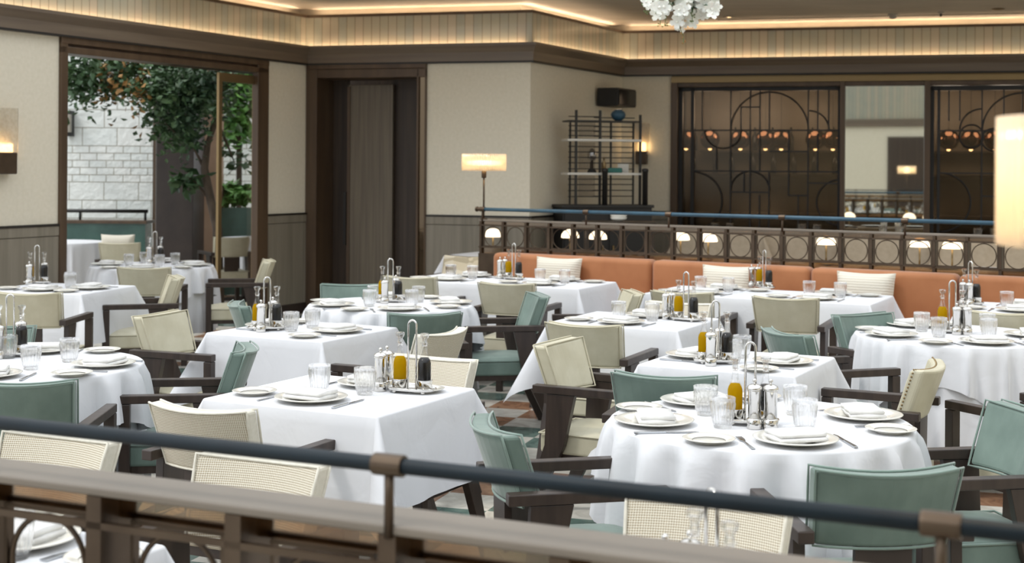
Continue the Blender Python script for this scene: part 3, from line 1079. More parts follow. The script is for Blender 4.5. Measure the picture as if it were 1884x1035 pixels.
# ------------------------------------------------------------------ balustrades
def balustrade(name, label, a, b, zr, drop, rr, posts, blue, n_ext0=0, cells=None, start=0.0, pitch=0.235, dep=0.10, dw=0.016, rt=0.0055, band=0.045):
    """a,b: ends of the handrail (2D); zr: rail height; drop: rail to ledge"""
    ln = Line(b, a) if False else Line(a, b)
    q = thing(name, label, 'balustrade')
    q.matrix_world = ln.mw
    n = ln.len
    zl = zr - drop
    obj('handrail', T([(0, 0, zr), (n * .5, 0, zr), (n, 0, zr)], rr, 16), blue, q, smooth=True)
    obj('end_cap', T([(-0.045, 0, zr), (-0.04, 0, zr), (-0.03, 0, zr), (-0.029, 0, zr), (0.01, 0, zr)], [rr * 1.5, rr * 1.5, rr * 1.5, rr * 1.15, rr * 1.15], 14), 'bronze', q, smooth=False)
    for t in posts:
        pst = obj('rail_post', T([(t, 0, zl - 0.02), (t, 0, zr)], 0.008, 10), 'bronze', q, smooth=True)
        obj('collar', T([(t - .0262, 0, zr), (t - .026, 0, zr), (t - .022, 0, zr), (t + .022, 0, zr), (t + .026, 0, zr), (t + .0262, 0, zr)],
                        [rr * 1.15, rr * 1.35, rr * 1.38, rr * 1.38, rr * 1.35, rr * 1.15], 18), 'bronze', pst, smooth=False)
    obj('ledge', B(-0.02, n, -0.115, 0.0, zl - 0.016, zl), 'ledge', q, bevel=0.004)
    z1 = zl - 0.016
    z2 = z1 - band
    z3 = z2 - 0.205
    z4 = z3 - 0.05
    lb = bmesh.new()
    for z in (z2 - 0.012, z3, z4 - 0.012):
        box(lb, -0.02, n, -0.012, 0.0, z, z + 0.012)
        box(lb, -0.02, n, -dep, -dep + .012, z, z + 0.012)
    obj('crossbar', lb, 'bronze', q)
    obj('upper_glass', B(-0.0, n, -dep / 2 - .003, -dep / 2 + .002, z2, z1), 'bronzeglass', q)
    obj('lower_glass', B(-0.0, n, -dep / 2 - .003, -dep / 2 + .002, z4, z3), 'bronzeglass', q)
    k = 0
    t = start
    while t < n - 0.02:
        obj('divider', B(t - dw, t + dw, -dep, 0.0, z4 - 0.01, z1), 'bronze', q)
        if t + pitch < n + 0.1:
            cx = t + pitch / 2
            cz = (z2 + z3) / 2 - 0.0
            hw = 0.092
            fb = bmesh.new()
            y0, y1 = -dep / 2 - .008, -dep / 2 + .008
            box(fb, cx - hw - .008, cx - hw, y0, y1, z3, z2)
            box(fb, cx + hw, cx + hw + .008, y0, y1, z3, z2)
            box(fb, cx - hw, cx + hw, y0, y1, z2 - .008, z2)
            box(fb, cx - hw, cx + hw, y0, y1, z3 + .012, z3 + .02)
            fo = obj('square_frame', fb, 'bronze', q)
            pts = [(cx + 0.086 * math.cos(2 * PI * i / 36), -dep / 2, cz + 0.086 * math.sin(2 * PI * i / 36)) for i in range(36)]
            obj('ring', T(pts, rt, 6, True), 'bronze', fo, smooth=True)
        t += pitch
        k += 1
    # feet to the floor
    obj('plinth', B(-0.02, n, -0.10, 0.0, 0.0, z4 - 0.012), 'bronze', q)
    return q, ln


ZRF, ZRN = 1.27, 1.18
fa, fbp = P(884, 384.5, ZRF), P(1840, 410.5, ZRF)
fd = (fbp - fa).normalized()
fend = fa + fd * 5.4
plist = []
lnf = Line(fa.xy, fend.xy)
for u in (888, 1079, 1231, 1440, 1666, 1840):
    plist.append(max(0.01, lnf.t(u)))
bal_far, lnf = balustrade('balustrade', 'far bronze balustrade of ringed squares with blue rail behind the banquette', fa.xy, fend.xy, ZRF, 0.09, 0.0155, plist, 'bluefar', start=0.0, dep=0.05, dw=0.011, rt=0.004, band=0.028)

na, nb = P(0, 777, ZRN), P(1884, 981, ZRN)
nd = (nb - na).normalized()
na2, nb2 = na - nd * 0.35, nb + nd * 0.75
lnn = Line(na2.xy, nb2.xy)
plist = [lnn.t(720), lnn.t(1736)]
t7 = lnn.t(716)
pit = lnn.t(716) - lnn.t(432)
st = t7 - math.floor(t7 / pit) * pit
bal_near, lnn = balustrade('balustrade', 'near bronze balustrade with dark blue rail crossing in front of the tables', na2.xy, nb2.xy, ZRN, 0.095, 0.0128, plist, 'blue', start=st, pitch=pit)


# ------------------------------------------------------------------ lamps on the balustrades
def rail_lamp(loc, rz, zbase, zs, label, H=0.145):
    t = thing('rail_lamp', label, 'lamp', (loc[0], loc[1], zbase), rz)
    h = zs - zbase
    R = 0.19
    obj('base', L([(0.035, 0), (0.035, 0.008), (0.01, 0.012)], 16), 'bronze', t, smooth=True)
    obj('pole', T([(0, 0, 0.01), (0, 0, h - 0.03)], 0.0085, 10), 'bronze', t, smooth=True)
    obj('socket', L([(0.014, h - 0.07), (0.022, h - 0.065), (0.022, h - 0.01), (0.014, h)], 14), 'bronze', t, smooth=True)
    rods = bmesh.new()
    for i in range(72):
        a = 2 * PI * i / 72
        lathe(rods, [(0.0078, h - 0.005), (0.0078, h + H)], 6, R * math.cos(a), R * math.sin(a))
    obj('glass_rods', rods, 'rod', t, smooth=True)
    dk = bmesh.new()
    for z in (h + 0.008, h + H - 0.012):
        tube(dk, [((R - .012) * math.cos(2 * PI * i / 40), (R - .012) * math.sin(2 * PI * i / 40), z) for i in range(40)], 0.004, 6, True)
    for a in (0, PI / 2, PI, 1.5 * PI):
        tube(dk, [(0, 0, h), ((R - .012) * math.cos(a), (R - .012) * math.sin(a), h + 0.008)], 0.003, 5)
    obj('rim', dk, 'brass', t)
    obj('diffuser', L([(0.05, h + H * .3), (R - 0.04, h + H * .33), (R - 0.04, h + H * .56), (0.05, h + H * .6)], 32), 'bulb2', t, smooth=True)
    la = bpy.data.lights.new('lamp_glow', 'POINT')
    la.energy = 1.3
    la.color = (1.0, 0.78, 0.5)
    la.shadow_soft_size = 0.08
    lo = bpy.data.objects.new('lamp_glow', la)
    C.objects.link(lo)
    lo.location = (loc[0], loc[1], zs + H * .45)
    return t


m = Mat('fluted_glass_rod')
tl_ = m.n('ShaderNodeBsdfTranslucent', Color=srgb('#f4ecdf'))
tn = m.n('ShaderNodeBsdfTransparent', Color=srgb('#fbf3e6'))
gl = m.n('ShaderNodeBsdfGlossy', Color=srgb('#ffffff'), Roughness=0.1)
mx = m.n('ShaderNodeMixShader')
mx.inputs[0].default_value = 0.5
m.l(tn.outputs[0], mx.inputs[1])
m.l(tl_.outputs[0], mx.inputs[2])
mx2 = m.n('ShaderNodeMixShader')
mx2.inputs[0].default_value = 0.12
m.l(mx.outputs[0], mx2.inputs[1])
m.l(gl.outputs[0], mx2.inputs[2])
m.l(mx2.outputs[0], m.out.inputs['Surface'])
M['rod'] = m.m
M['bulb2'] = emit('lit_diffuser_disc', '#ffe0b0', 5.0)
lp = lnf.pt(lnf.t(887), -0.03)
rail_lamp((lp.x, lp.y), 0, ZRF - 0.09, 1.615, 'fluted glass shade lamp standing on the far balustrade')
lp = lnn.pt(lnn.t(2130, -0.06), -0.06)
rail_lamp((lp.x, lp.y), 0, ZRN - 0.095, 1.557, 'large blurred fluted glass lamp standing on the near balustrade', 0.163)


# ------------------------------------------------------------------ banquette and cushions
def banquette(ln, t0, t1, ztop, label):
    q = thing('banquette', label, 'banquette', group='terracotta banquette modules')
    q.matrix_world = ln.mw
    bk = bmesh.new()
    box(bk, t0 + .004, t1 - .004, 0.03, 0.20, 0.42, ztop)
    obj('backrest', bk, 'banq', q, bevel=0.045, seg=4, smooth=True)
    obj('seat', B(t0 + .003, t1 - .003, 0.19, 0.68, 0.28, 0.46), 'banq', q, bevel=0.03, seg=3, smooth=True)
    obj('base', B(t0, t1, 0.05, 0.62, 0.0, 0.28), 'darkwood', q)
    return q


ed = [lnf.t(u, 0.2) for u in (905, 1198, 1490, 1762)]
ed += [ed[-1] + 1.22, ed[-1] + 2.2]
for i, w in enumerate(('with one cream cushion under the lamp end', 'next to the lamp end module', 'in the middle behind a long table', 'behind the round table', 'at the far end of the rail')):
    if ed[i + 1] > lnf.len + 0.2:
        ed[i + 1] = lnf.len
    banquette(lnf, ed[i], ed[i + 1], 0.905 + (0.0 if i < 1 else 0.0), 'terracotta velvet banquette module ' + w)


def pillow(w, h, th, n=14):
    bm = bmesh.new()
    top, bot = [], []
    for j in range(n + 1):
        rt, rb = [], []
        for i in range(n + 1):
            a, b = -1 + 2 * i / n, -1 + 2 * j / n
            pin = 1 - 0.06 * (1 - a * a) - 0.0
            pin2 = 1 - 0.06 * (1 - b * b)
            t = th / 2 * ((1 - a ** 4) * (1 - b ** 4)) ** 0.5 + 0.002
            x, z = a * w / 2 * pin2, b * h / 2 * pin
            rt.append(bm.verts.new((x, t, z)))
            rb.append(bm.verts.new((x, -t, z)))
        top.append(rt)
        bot.append(rb)
    for j in range(n):
        for i in range(n):
            bm.faces.new((top[j][i], top[j][i + 1], top[j + 1][i + 1], top[j + 1][i]))
            bm.faces.new((bot[j][i], bot[j + 1][i], bot[j + 1][i + 1], bot[j][i + 1]))
    e = [(0, i) for i in range(n)] + [(i, n) for i in range(n)] + [(n, n - i) for i in range(n)] + [(n - i, 0) for i in range(n)]
    for (a, b), (c, d) in zip(e, e[1:] + e[:1]):
        bm.faces.new((top[a][b], bot[a][b], bot[c][d], top[c][d]))
    return bm


cu = thing('cushion', 'x', 'cushion')
obj('cover', pillow(0.44, 0.40, 0.16), 'knit', cu, smooth=True)
pb = bmesh.new()
for s in (-1, 1):
    tube(pb, [(s * 0.21, 0, -0.19), (s * 0.2, 0, 0), (s * 0.21, 0, 0.19)], 0.006, 6)
obj('seam', pb, 'cream_edge', cu, smooth=True)
mk = Maker(cu)
angf = math.atan2(lnf.d.y, lnf.d.x)
for u, w in ((1029, 'behind the table under the lamp'), (1341, 'behind the middle long table'), (1594, 'at the open end of the middle long table')):
    p = lnf.pt(lnf.t(u, 0.27), 0.285, 0.70)
    c = mk(tuple(p), angf, 'cream ribbed cushion on the banquette ' + w, 'cream banquette cushions')
    c.rotation_euler = (math.radians(-8), 0, angf)


# ------------------------------------------------------------------ chairs
def backpad(w0, w1, z0, z1, th, nx=10, nz=4):
    bm = bmesh.new()
    fr, bk = [], []
    for j in range(nz + 1):
        k = j / nz
        z = z0 + (z1 - z0) * k
        w = w0 + (w1 - w0) * k
        a, b = [], []
        for i in range(nx + 1):
            s = -1 + 2 * i / nx
            y = -0.215 - (z - z0) * 0.33 + 0.045 * s * s
            zz = z - 0.012 * k * (1 - s * s)
            a.append(bm.verts.new((s * w / 2, y + th / 2, zz)))
            b.append(bm.verts.new((s * w / 2, y - th / 2, zz)))
        fr.append(a)
        bk.append(b)
    for j in range(nz):
        for i in range(nx):
            bm.faces.new((fr[j][i], fr[j][i + 1], fr[j + 1][i + 1], fr[j + 1][i]))
            bm.faces.new((bk[j][i], bk[j + 1][i], bk[j + 1][i + 1], bk[j][i + 1]))
        bm.faces.new((fr[j][0], fr[j + 1][0], bk[j + 1][0], bk[j][0])).material_index = 1
        bm.faces.new((fr[j][nx], bk[j][nx], bk[j + 1][nx], fr[j + 1][nx])).material_index = 1
    for i in range(nx):
        bm.faces.new((fr[0][i], bk[0][i], bk[0][i + 1], fr[0][i + 1])).material_index = 1
        bm.faces.new((fr[nz][i], fr[nz][i + 1], bk[nz][i + 1], bk[nz][i])).material_index = 1
    return bm


def pad_outline(w0, w1, z0, z1, yo, n=10):
    pts = []
    f = lambda s, k: Vector((s * (w0 + (w1 - w0) * k) / 2, -0.215 - (z1 - z0) * k * 0.33 + 0.045 * s * s + yo, z0 + (z1 - z0) * k - 0.012 * k * (1 - s * s)))
    pts += [f(-1 + 2 * i / n, 0) for i in range(n)]
    pts += [f(1, i / 5) for i in range(5)]
    pts += [f(1 - 2 * i / n, 1) for i in range(n)]
    pts += [f(-1, 1 - i / 5) for i in range(5)]
    return pts


def seat_bm(w, d, z0, z1, crown, n=10):
    bm = bmesh.new()
    g = []
    for j in range(n + 1):
        r = []
        for i in range(n + 1):
            a, b = -1 + 2 * i / n, -1 + 2 * j / n
            r.append(bm.verts.new((a * w / 2 * (1 if b > -0.2 else 1 - 0.05 * (-b - 0.2)), b * d / 2, z1 + crown * (1 - a ** 4) * (1 - b ** 4))))
        g.append(r)
    for j in range(n):
        for i in range(n):
            bm.faces.new((g[j][i], g[j][i + 1], g[j + 1][i + 1], g[j + 1][i]))
    e = [g[0][i] for i in range(n)] + [g[i][n] for i in range(n)] + [g[n][n - i] for i in range(n)] + [g[n - i][0] for i in range(n)]
    lo = [bm.verts.new((v.co.x, v.co.y, z0)) for v in e]
    for i in range(len(e)):
        j = (i + 1) % len(e)
        bm.faces.new((e[i], lo[i], lo[j], e[j]))
    bm.faces.new(list(reversed(lo)))
    return bm


def make_chair(kind):
    t = thing('dining_armchair', 'x', 'chair')
    ed_ = kind + '_edge'
    if kind == 'nail':
        fab, ed_ = 'cream', 'cream_edge'
    else:
        fab = kind
    seatm = fab
    obj('seat', seat_bm(0.40, 0.49, 0.355, 0.445, 0.032), seatm, t, smooth=False, bevel=0.014, seg=3)
    hw, hd = 0.201, 0.246
    if kind in ('mint', 'cream', 'nail', 'mesh'):
        obj('seat_piping', T([(-hw, -hd, .446), (0, -hd, .446), (hw, -hd, .446), (hw, 0, .446), (hw, hd, .446), (0, hd, .446), (-hw, hd, .446), (-hw, 0, .446)], 0.0045, 6, True), ed_, t, smooth=True)
    w0, w1, z0, z1 = 0.375, 0.41, 0.615, 0.838
    o = obj('backrest', backpad(w0, w1, z0, z1, 0.062), [fab, ed_ if kind in ('mesh', 'pattern') else fab], t, smooth=False, bevel=0.014, seg=3)
    if kind == 'mint' or kind == 'cream':
        for yo in (-0.031, 0.031):
            obj('back_piping', T(pad_outline(w0 + .002, w1 + .002, z0 - .001, z1 + .001, yo), 0.0042, 6, True), ed_, t, smooth=True)
    if kind == 'mesh':
        for yo in (-0.030, 0.030):
            obj('back_band', T(pad_outline(w0 - .003, w1 - .003, z0 + .002, z1 - .002, yo), 0.0045, 8, True), ed_, t, smooth=True)
    if kind == 'nail':
        nb_ = bmesh.new()
        po = pad_outline(w0 + .004, w1 + .004, z0 + .0, z1, 0.012)
        n = len(po)
        for i in range(n):
            a, b = po[i], po[(i + 1) % n]
            for k in range(3):
                c = a.lerp(b, k / 3)
                bmesh.ops.create_icosphere(nb_, subdivisions=1, radius=0.0045, matrix=Matrix.Translation(c))
        obj('nailhead_trim', nb_, 'brass', t, smooth=True)
    for s in (-1, 1):
        x = s * 0.224
        obj('leg', B(x - .022, x + .022, 0.205, 0.25, 0.0, 0.63), 'darkwood', t, bevel=0.003)
        ab = bmesh.new()
        box(ab, x - .023, x + .023, -0.26, 0.252, 0.632, 0.668)
        obj('arm', ab, 'darkwood', t, bevel=0.004)
        lb = prism(bmesh.new(), [(-0.055, 0.63), (-0.19, 0.63), (-0.20, 0.40), (-0.345, 0.0), (-0.30, 0.0), (-0.105, 0.40)], 0, x - .017, x + .017)
        obj('leg', lb, 'darkwood', t, bevel=0.002)
    obj('back_support', prism(bmesh.new(), [(-0.205, 0.36), (-0.232, 0.36), (-0.236, 0.645), (-0.214, 0.645)], 0, -0.08, 0.08), 'darkwood', t)
    obj('seat_frame', B(-0.19, 0.19, -0.235, 0.22, 0.325, 0.357), 'darkwood', t)
    return t


chair_mk = {}
CH = {'mint': 'mint velvet armchair', 'cream': 'cream leather armchair', 'mesh': 'woven mesh armchair', 'nail': 'cream armchair with brass nailhead edge', 'pattern': 'armchair in patterned fabric with black edges'}


def chair(kind, u, v, facing, where, zt=0.832, push=0.0):
    f = math.radians(facing)
    d = Vector((math.cos(f), math.sin(f)))
    p = P(u, v, zt)
    s = p.xy + d * (0.30 - push)
    if kind not in chair_mk:
        chair_mk[kind] = Maker(make_chair(kind))
    return chair_mk[kind]((s.x, s.y, 0), f - PI / 2, CH[kind] + ' ' + where, CH[kind] + 's')


# ------------------------------------------------------------------ tables and cloths
ZTOP = 0.765


def table(kind, c, rz, a, b, label):
    t = thing('%s_table' % kind, label, 'table', (c[0], c[1], 0), rz, 'dining tables')
    if kind == 'round':
        obj('tabletop', L([(a - .006, 0.725), (a - .006, 0.752)], 48), 'bardark', t)
    else:
        obj('tabletop', B(-a / 2 + .006, a / 2 - .006, -b / 2 + .006, b / 2 - .006, 0.725, 0.752), 'bardark', t)
    for x in ((0,) if a < 1.2 else (-a * .3, a * .3)):
        obj('pedestal', B(x - .05, x + .05, -.05, .05, 0.04, 0.725), 'darkwood', t)
        fb = bmesh.new()
        prism(fb, [(-.30, 0), (.30, 0), (.30, .025), (.05, .05), (-.05, .05), (-.30, .025)], 1, -.04, .04)
        for v in fb.verts:
            v.co.x += x
        f2 = bmesh.new()
        prism(f2, [(-.30, 0), (.30, 0), (.30, .025), (.05, .05), (-.05, .05), (-.30, .025)], 0, x - .04, x + .04)
        obj('foot', fb, 'darkwood', t)
        obj('foot', f2, 'darkwood', t)
    return t


def cloth_round(R, z, Lfun, nf, amp, ph, seed, r=0.018, seg=160, nr=14, q0=0.0):
    rnd = random.Random(seed)
    w = [(rnd.uniform(0, 6.28), rnd.choice((nf - 4, nf - 1, nf, nf + 3)), rnd.uniform(.5, 1)) for _ in range(3)]
    bm = bmesh.new()
    rings = []
    for k in (0.0, 0.5, 0.9):
        rings.append([((R - r) * max(k, .001) * math.cos(2 * PI * i / seg), (R - r) * max(k, .001) * math.sin(2 * PI * i / seg), z) for i in range(seg)])
    for j in range(nr + 1):
        ring = []
        for i in range(seg):
            a = 2 * PI * i / seg
            Lh = Lfun(a)
            if j < 4:
                b = PI / 2 * j / 4
                rr, zz = R - r + r * math.sin(b), z - r + r * math.cos(b)
            else:
                q = (j - 3) / (nr - 3)
                h = q * (Lh - r * 1.57)
                f = sum(k[2] * math.sin(k[1] * a + k[0]) for k in w) / 1.8
                sharp = 1 - 2 * abs(math.sin(0.5 * (nf * a + 1.3 * f))) ** 0.8 + 0.25 * f
                rr = R + amp * (max(0.0, (q - q0) / (1 - q0)) ** 0.5) * (sharp + 0.7) * min(1.0, Lh / .25)
                zz = z - r - h
            ring.append((rr * math.cos(a + 0), rr * math.sin(a), zz))
        rings.append(ring)
    ring_loft(bm, rings, True, True, False)
    return bm


def cloth_rect(a, b, d, z, seed, r=0.014, ne=16, nc=14, nr=12, long_d=None):
    rnd = random.Random(seed)
    ph = [rnd.uniform(0, 6.28) for _ in range(8)]
    A, Bh = a / 2 - r, b / 2 - r
    cor = [(A, -Bh, -PI / 2), (A, Bh, 0), (-A, Bh, PI / 2), (-A, -Bh, PI)]
    per = []
    for ci in range(4):
        x, y, a0 = cor[ci]
        for k in range(nc + 1):
            phi = k / nc * PI / 2
            per.append((x, y, a0 + phi, phi, ci, 0))
        x2, y2, _ = cor[(ci + 1) % 4]
        for k in range(1, ne):
            per.append((x + (x2 - x) * k / ne, y + (y2 - y) * k / ne, a0 + PI / 2, 0, ci, k / ne))
    bm = bmesh.new()
    rings = [[(p[0] * .5, p[1] * .5, z) for p in per], [(p[0] * .98, p[1] * .98, z) for p in per]]
    for j in range(nr + 1):
        ring = []
        for x, y, ang, phi, ci, s in per:
            if j < 4:
                bb = PI / 2 * j / 4
                out, dz = r * math.sin(bb), r * (1 - math.cos(bb))
            else:
                q = (j - 3) / (nr - 3)
                Lh = d / max(math.cos(phi), math.sin(phi))
                h = q * (Lh - r * 1.57)
                flare = 0.46 * math.sin(2 * phi) ** 1.3 if phi else 0.0
                wv = 0.018 * math.sin(s * PI) * math.sin(s * 9 + ph[ci]) + 0.006 * math.sin(s * 23 + ph[ci + 4])
                o = h * (flare + 0.07 + 0.5 * wv / max(h, .05) * q)
                out = r + o
                dz = r + math.sqrt(max(h * h - (h * flare) ** 2, 0))
            ring.append((x + math.cos(ang) * out, y + math.sin(ang) * out, z - dz))
        rings.append(ring)
    ring_loft(bm, rings, True, True, False)
    return bm


TB = {}


def round_t(key, u, v, desc, R=0.53, rz=-0.48, low=0.56, overlay=0.75):
    p = P(u, v, ZTOP)
    table('round', p, rz, R - .02, 0, 'table frame under the white cloths of the ' + desc)
    o = obj('tablecloth', cloth_round(R - .012, ZTOP - .006, lambda a: low, 17, 0.036, 0, hash(key) % 97 if False else sum(map(ord, key)), r=.014, q0=0.5), 'cloth', smooth=True)
    o.location = (p.x, p.y, 0)
    o.rotation_euler = (0, 0, rz)
    tag(o, 'long white under cloth on the ' + desc, 'tablecloth', 'white tablecloths')
    o = obj('tablecloth', cloth_round(R, ZTOP, lambda a: min(overlay / max(abs(math.cos(a)), abs(math.sin(a))), overlay * 1.36) - R, 19, 0.052, 0, 5 + sum(map(ord, key)), seg=180), 'cloth', smooth=True)
    o.location = (p.x, p.y, 0)
    o.rotation_euler = (0, 0, rz)
    tag(o, 'white square top cloth laid over the ' + desc, 'tablecloth', 'white tablecloths')
    TB[key] = (Vector((p.x, p.y)), rz, desc, 'round', R, R)


def rect_t(key, B_, A_, C_, desc, a=None, b=None, d=0.36, rz=None, c=None):
    pb = P(*B_, ZTOP).xy if B_ else None
    pa = P(*A_, ZTOP).xy if A_ else None
    pc = P(*C_, ZTOP).xy if C_ else None
    if rz is None:
        rz = math.radians(-27.0)
    e1 = Vector((math.cos(rz), math.sin(rz)))
    e2 = Vector((-e1.y, e1.x))
    if a is None:
        a = (pb - pa).dot(e1)
    if b is None:
        b = (pc - pb).dot(e2)
    c = pb - e1 * a / 2 + e2 * b / 2 if c is None else Vector(c)
    table('square' if a < 1.2 else 'long', c, rz, a, b, 'table frame under the white cloth of the ' + desc)
    o = obj('tablecloth', cloth_rect(a, b, d, ZTOP, sum(map(ord, key)), ne=16 if a < 1.2 else 26), 'cloth', smooth=True)
    o.location = (c.x, c.y, 0)
    o.rotation_euler = (0, 0, rz)
    tag(o, 'white tablecloth hanging in corner folds from the ' + desc, 'tablecloth', 'white tablecloths')
    TB[key] = (c, rz, desc, 'rect', a, b)
    print('table', key, 'a %.2f b %.2f' % (a, b), tuple(round(x, 2) for x in c))


round_t('A', 1398, 774, 'front round table')
rect_t('F', (696, 766), (378, 730), (863, 712), 'front square table')
rect_t('G', (593, 628), (372, 612), (729, 601), 'farther square table by the timber door')
rect_t('J', (1464, 692), (1163, 672), (1537, 660), 'square table behind the round one', b=0.70)
round_t('L', 38, 669, 'round table by the sage armchairs')
rect_t('M', (150, 541), None, None, 'table under the wall sconce', a=0.80, b=0.74, rz=math.radians(-14))
round_t('N', 280, 488, 'round table by the doorway')
round_t('O', 719, 559, 'round table before the timber door')
rect_t('P', (1248, 608), (1015, 590), (1314, 583), 'square table before the banquette', b=0.72)
rect_t('Q', (1065, 531), (735, 513), (1131, 518), 'banquette table under the lamp', b=0.72)
rect_t('R', (1602, 560), (1210, 533), (1640, 543), 'middle banquette table', b=0.74)
round_t('S', 1758, 615, 'round table by the nailhead chair')
rect_t('T', (1985, 583), (1770, 563), None, 'end banquette table', b=0.72)
rect_t('U', None, None, None, 'long table below the near rail', a=1.25, b=0.62, c=(-1.49, 3.235))
rect_t('V', None, None, None, 'cruet table below the near rail', a=0.85, b=0.60, c=(0.20, 2.64))

# ------------------------------------------------------------------ tableware prototypes
pl = thing('dinner_plate', 'x', 'plate')
obj('well', L([(0.02, 0.001), (0.075, 0.0), (0.082, 0.004), (0.085, 0.008), (0.08, 0.008), (0.076, 0.005), (0.02, 0.004)], 40), 'china', pl, smooth=True)
obj('rim', L([(0.080, 0.004), (0.112, 0.012), (0.136, 0.016), (0.138, 0.0185), (0.134, 0.020), (0.110, 0.0165), (0.082, 0.0085), (0.080, 0.006)], 48, cap0=False, cap1=False), 'china', pl, smooth=True)
plate_mk = Maker(pl)
pl = thing('bread_plate', 'x', 'plate')
obj('well', L([(0.015, 0.001), (0.05, 0.0), (0.055, 0.004), (0.052, 0.007), (0.015, 0.005)], 36), 'china', pl, smooth=True)
obj('rim', L([(0.052, 0.003), (0.070, 0.010), (0.084, 0.0135), (0.086, 0.0155), (0.083, 0.0165), (0.068, 0.0135), (0.054, 0.008)], 40, cap0=False, cap1=False), 'china', pl, smooth=True)
bread_mk = Maker(pl)


def napkin_bm():
    bm = bmesh.new()
    n = 10
    for k, (w, d, zz, sh) in enumerate(((0.165, 0.12, 0.0, 0.0), (0.160, 0.115, 0.0145, 0.004))):
        rings = []
        for i in range(n + 1):
            x = -w / 2 + w * i / n
            sag = 0.002 * math.sin(i * 1.3 + k)
            y0, y1 = -d / 2 + sh, d / 2 + sh + sag
            h = 0.0135
            rings.append([(x, y0, zz + .001), (x, y0 - .004, zz + h / 2), (x, y0, zz + h), (x, 0, zz + h + .002 + sag), (x, y1, zz + h - .001), (x, y1, zz)])
        ring_loft(bm, rings)
    return bm


npk = obj('napkin', napkin_bm(), 'napkin', smooth=True)
tag(npk, 'x', 'napkin')
nap_mk = Maker(npk)


def ribf(a, z):
    return 1.0 + (0.06 * math.cos(18 * a) if 0.012 < z < 0.082 else 0.0)


gt = thing('tumbler', 'x', 'glass')
obj('wall', L([(0.030, 0.0), (0.0315, 0.004), (0.033, 0.012), (0.0345, 0.02), (0.040, 0.06), (0.0425, 0.080), (0.043, 0.088), (0.0435, 0.104), (0.042, 0.105), (0.041, 0.088), (0.0385, 0.06), (0.033, 0.02), (0.030, 0.014), (0.002, 0.013)], 80, rib=ribf), 'glass', gt, smooth=True)
obj('foot', L([(0.002, 0.001), (0.028, 0.001), (0.029, 0.006), (0.026, 0.011), (0.002, 0.012)], 24), 'glass', gt, smooth=True)
glass_mk = Maker(gt)
kn = thing('table_knife', 'x', 'knife')
obj('handle', prism(bmesh.new(), [(-0.006, -0.11), (0.006, -0.11), (0.0075, -0.10), (0.005, 0.0), (-0.005, 0.0), (-0.0075, -0.10)], 2, 0.0, 0.006), 'steel', kn, bevel=0.0015)
obj('blade', prism(bmesh.new(), [(-0.005, 0.0), (0.006, 0.0), (0.009, 0.03), (0.009, 0.085), (0.003, 0.112), (-0.004, 0.10)], 2, 0.001, 0.003), 'steel', kn)
knife_mk = Maker(kn)
fk = thing('table_fork', 'x', 'fork')
obj('handle', prism(bmesh.new(), [(-0.007, -0.10), (0.007, -0.10), (0.003, 0.02), (0.0095, 0.035), (0.0105, 0.055), (-0.0105, 0.055), (-0.0095, 0.035), (-0.003, 0.02)], 2, 0.001, 0.0035), 'steel', fk, bevel=0.001)
tn_ = bmesh.new()
for i in range(4):
    x = -0.0105 + i * 0.0058
    box(tn_, x, x + 0.0036, 0.054, 0.098, 0.002, 0.004)
obj('tines', tn_, 'steel', fk)
fork_mk = Maker(fk)

cs = thing('cruet_stand', 'x', 'cruet stand')
tr_ = bmesh.new()
ov = lambda k, z: [(0.098 * k * math.copysign(abs(math.cos(a)) ** .7, math.cos(a)), 0.052 * k * math.copysign(abs(math.sin(a)) ** .8, math.sin(a)), z) for a in [2 * PI * i / 40 for i in range(40)]]
ring_loft(tr_, [ov(.96, .010), ov(1.0, .012), ov(1.02, .018), ov(1.0, .021), ov(.95, .017)])
obj('tray', tr_, 'chrome', cs, smooth=True)
for x in (-.06, .06):
    for y in (-.034, .034):
        obj('foot', L([(0.002, 0), (0.007, 0.003), (0.009, 0.007), (0.006, 0.012)], 10, cx=x, cy=y), 'chrome', cs, smooth=True)
hp = [(-0.017, 0, 0.017), (-0.017, 0, 0.262)] + [(-0.017 * math.cos(PI * i / 8), 0, 0.262 + 0.02 * math.sin(PI * i / 8)) for i in range(1, 8)] + [(0.017, 0, 0.262), (0.017, 0, 0.017)]
obj('handle', T(hp, 0.0042, 8), 'chrome', cs, smooth=True)
for s in (-1, 1):
    obj('cup', L([(0.020, 0.018), (0.030, 0.02), (0.0315, 0.05), (0.033, 0.052), (0.0305, 0.053), (0.0298, 0.048), (0.028, 0.0225), (0.002, 0.0222)], 22, cx=s * .052), 'chrome', cs, smooth=True)
cruet_mk = Maker(cs)


def bottle(liq, nm):
    t = thing(nm, 'x', 'bottle')
    obj('body', L([(0.002, 0.0), (0.025, 0.0), (0.027, 0.005), (0.027, 0.095), (0.0245, 0.108), (0.015, 0.128), (0.0115, 0.142), (0.011, 0.165), (0.0165, 0.170), (0.0165, 0.174), (0.0105, 0.176)], 24, cap1=False), 'bottleglass', t, smooth=True)
    obj('liquid', L([(0.002, 0.004), (0.0245, 0.004), (0.0252, 0.008), (0.0252, 0.094), (0.022, 0.106), (0.016, 0.116), (0.002, 0.1165)], 24), liq, t, smooth=True)
    obj('stopper', L([(0.009, 0.160), (0.010, 0.178), (0.009, 0.186), (0.016, 0.196), (0.0185, 0.206), (0.016, 0.211), (0.002, 0.212)], 20), 'glass', t, smooth=True)
    return Maker(t)


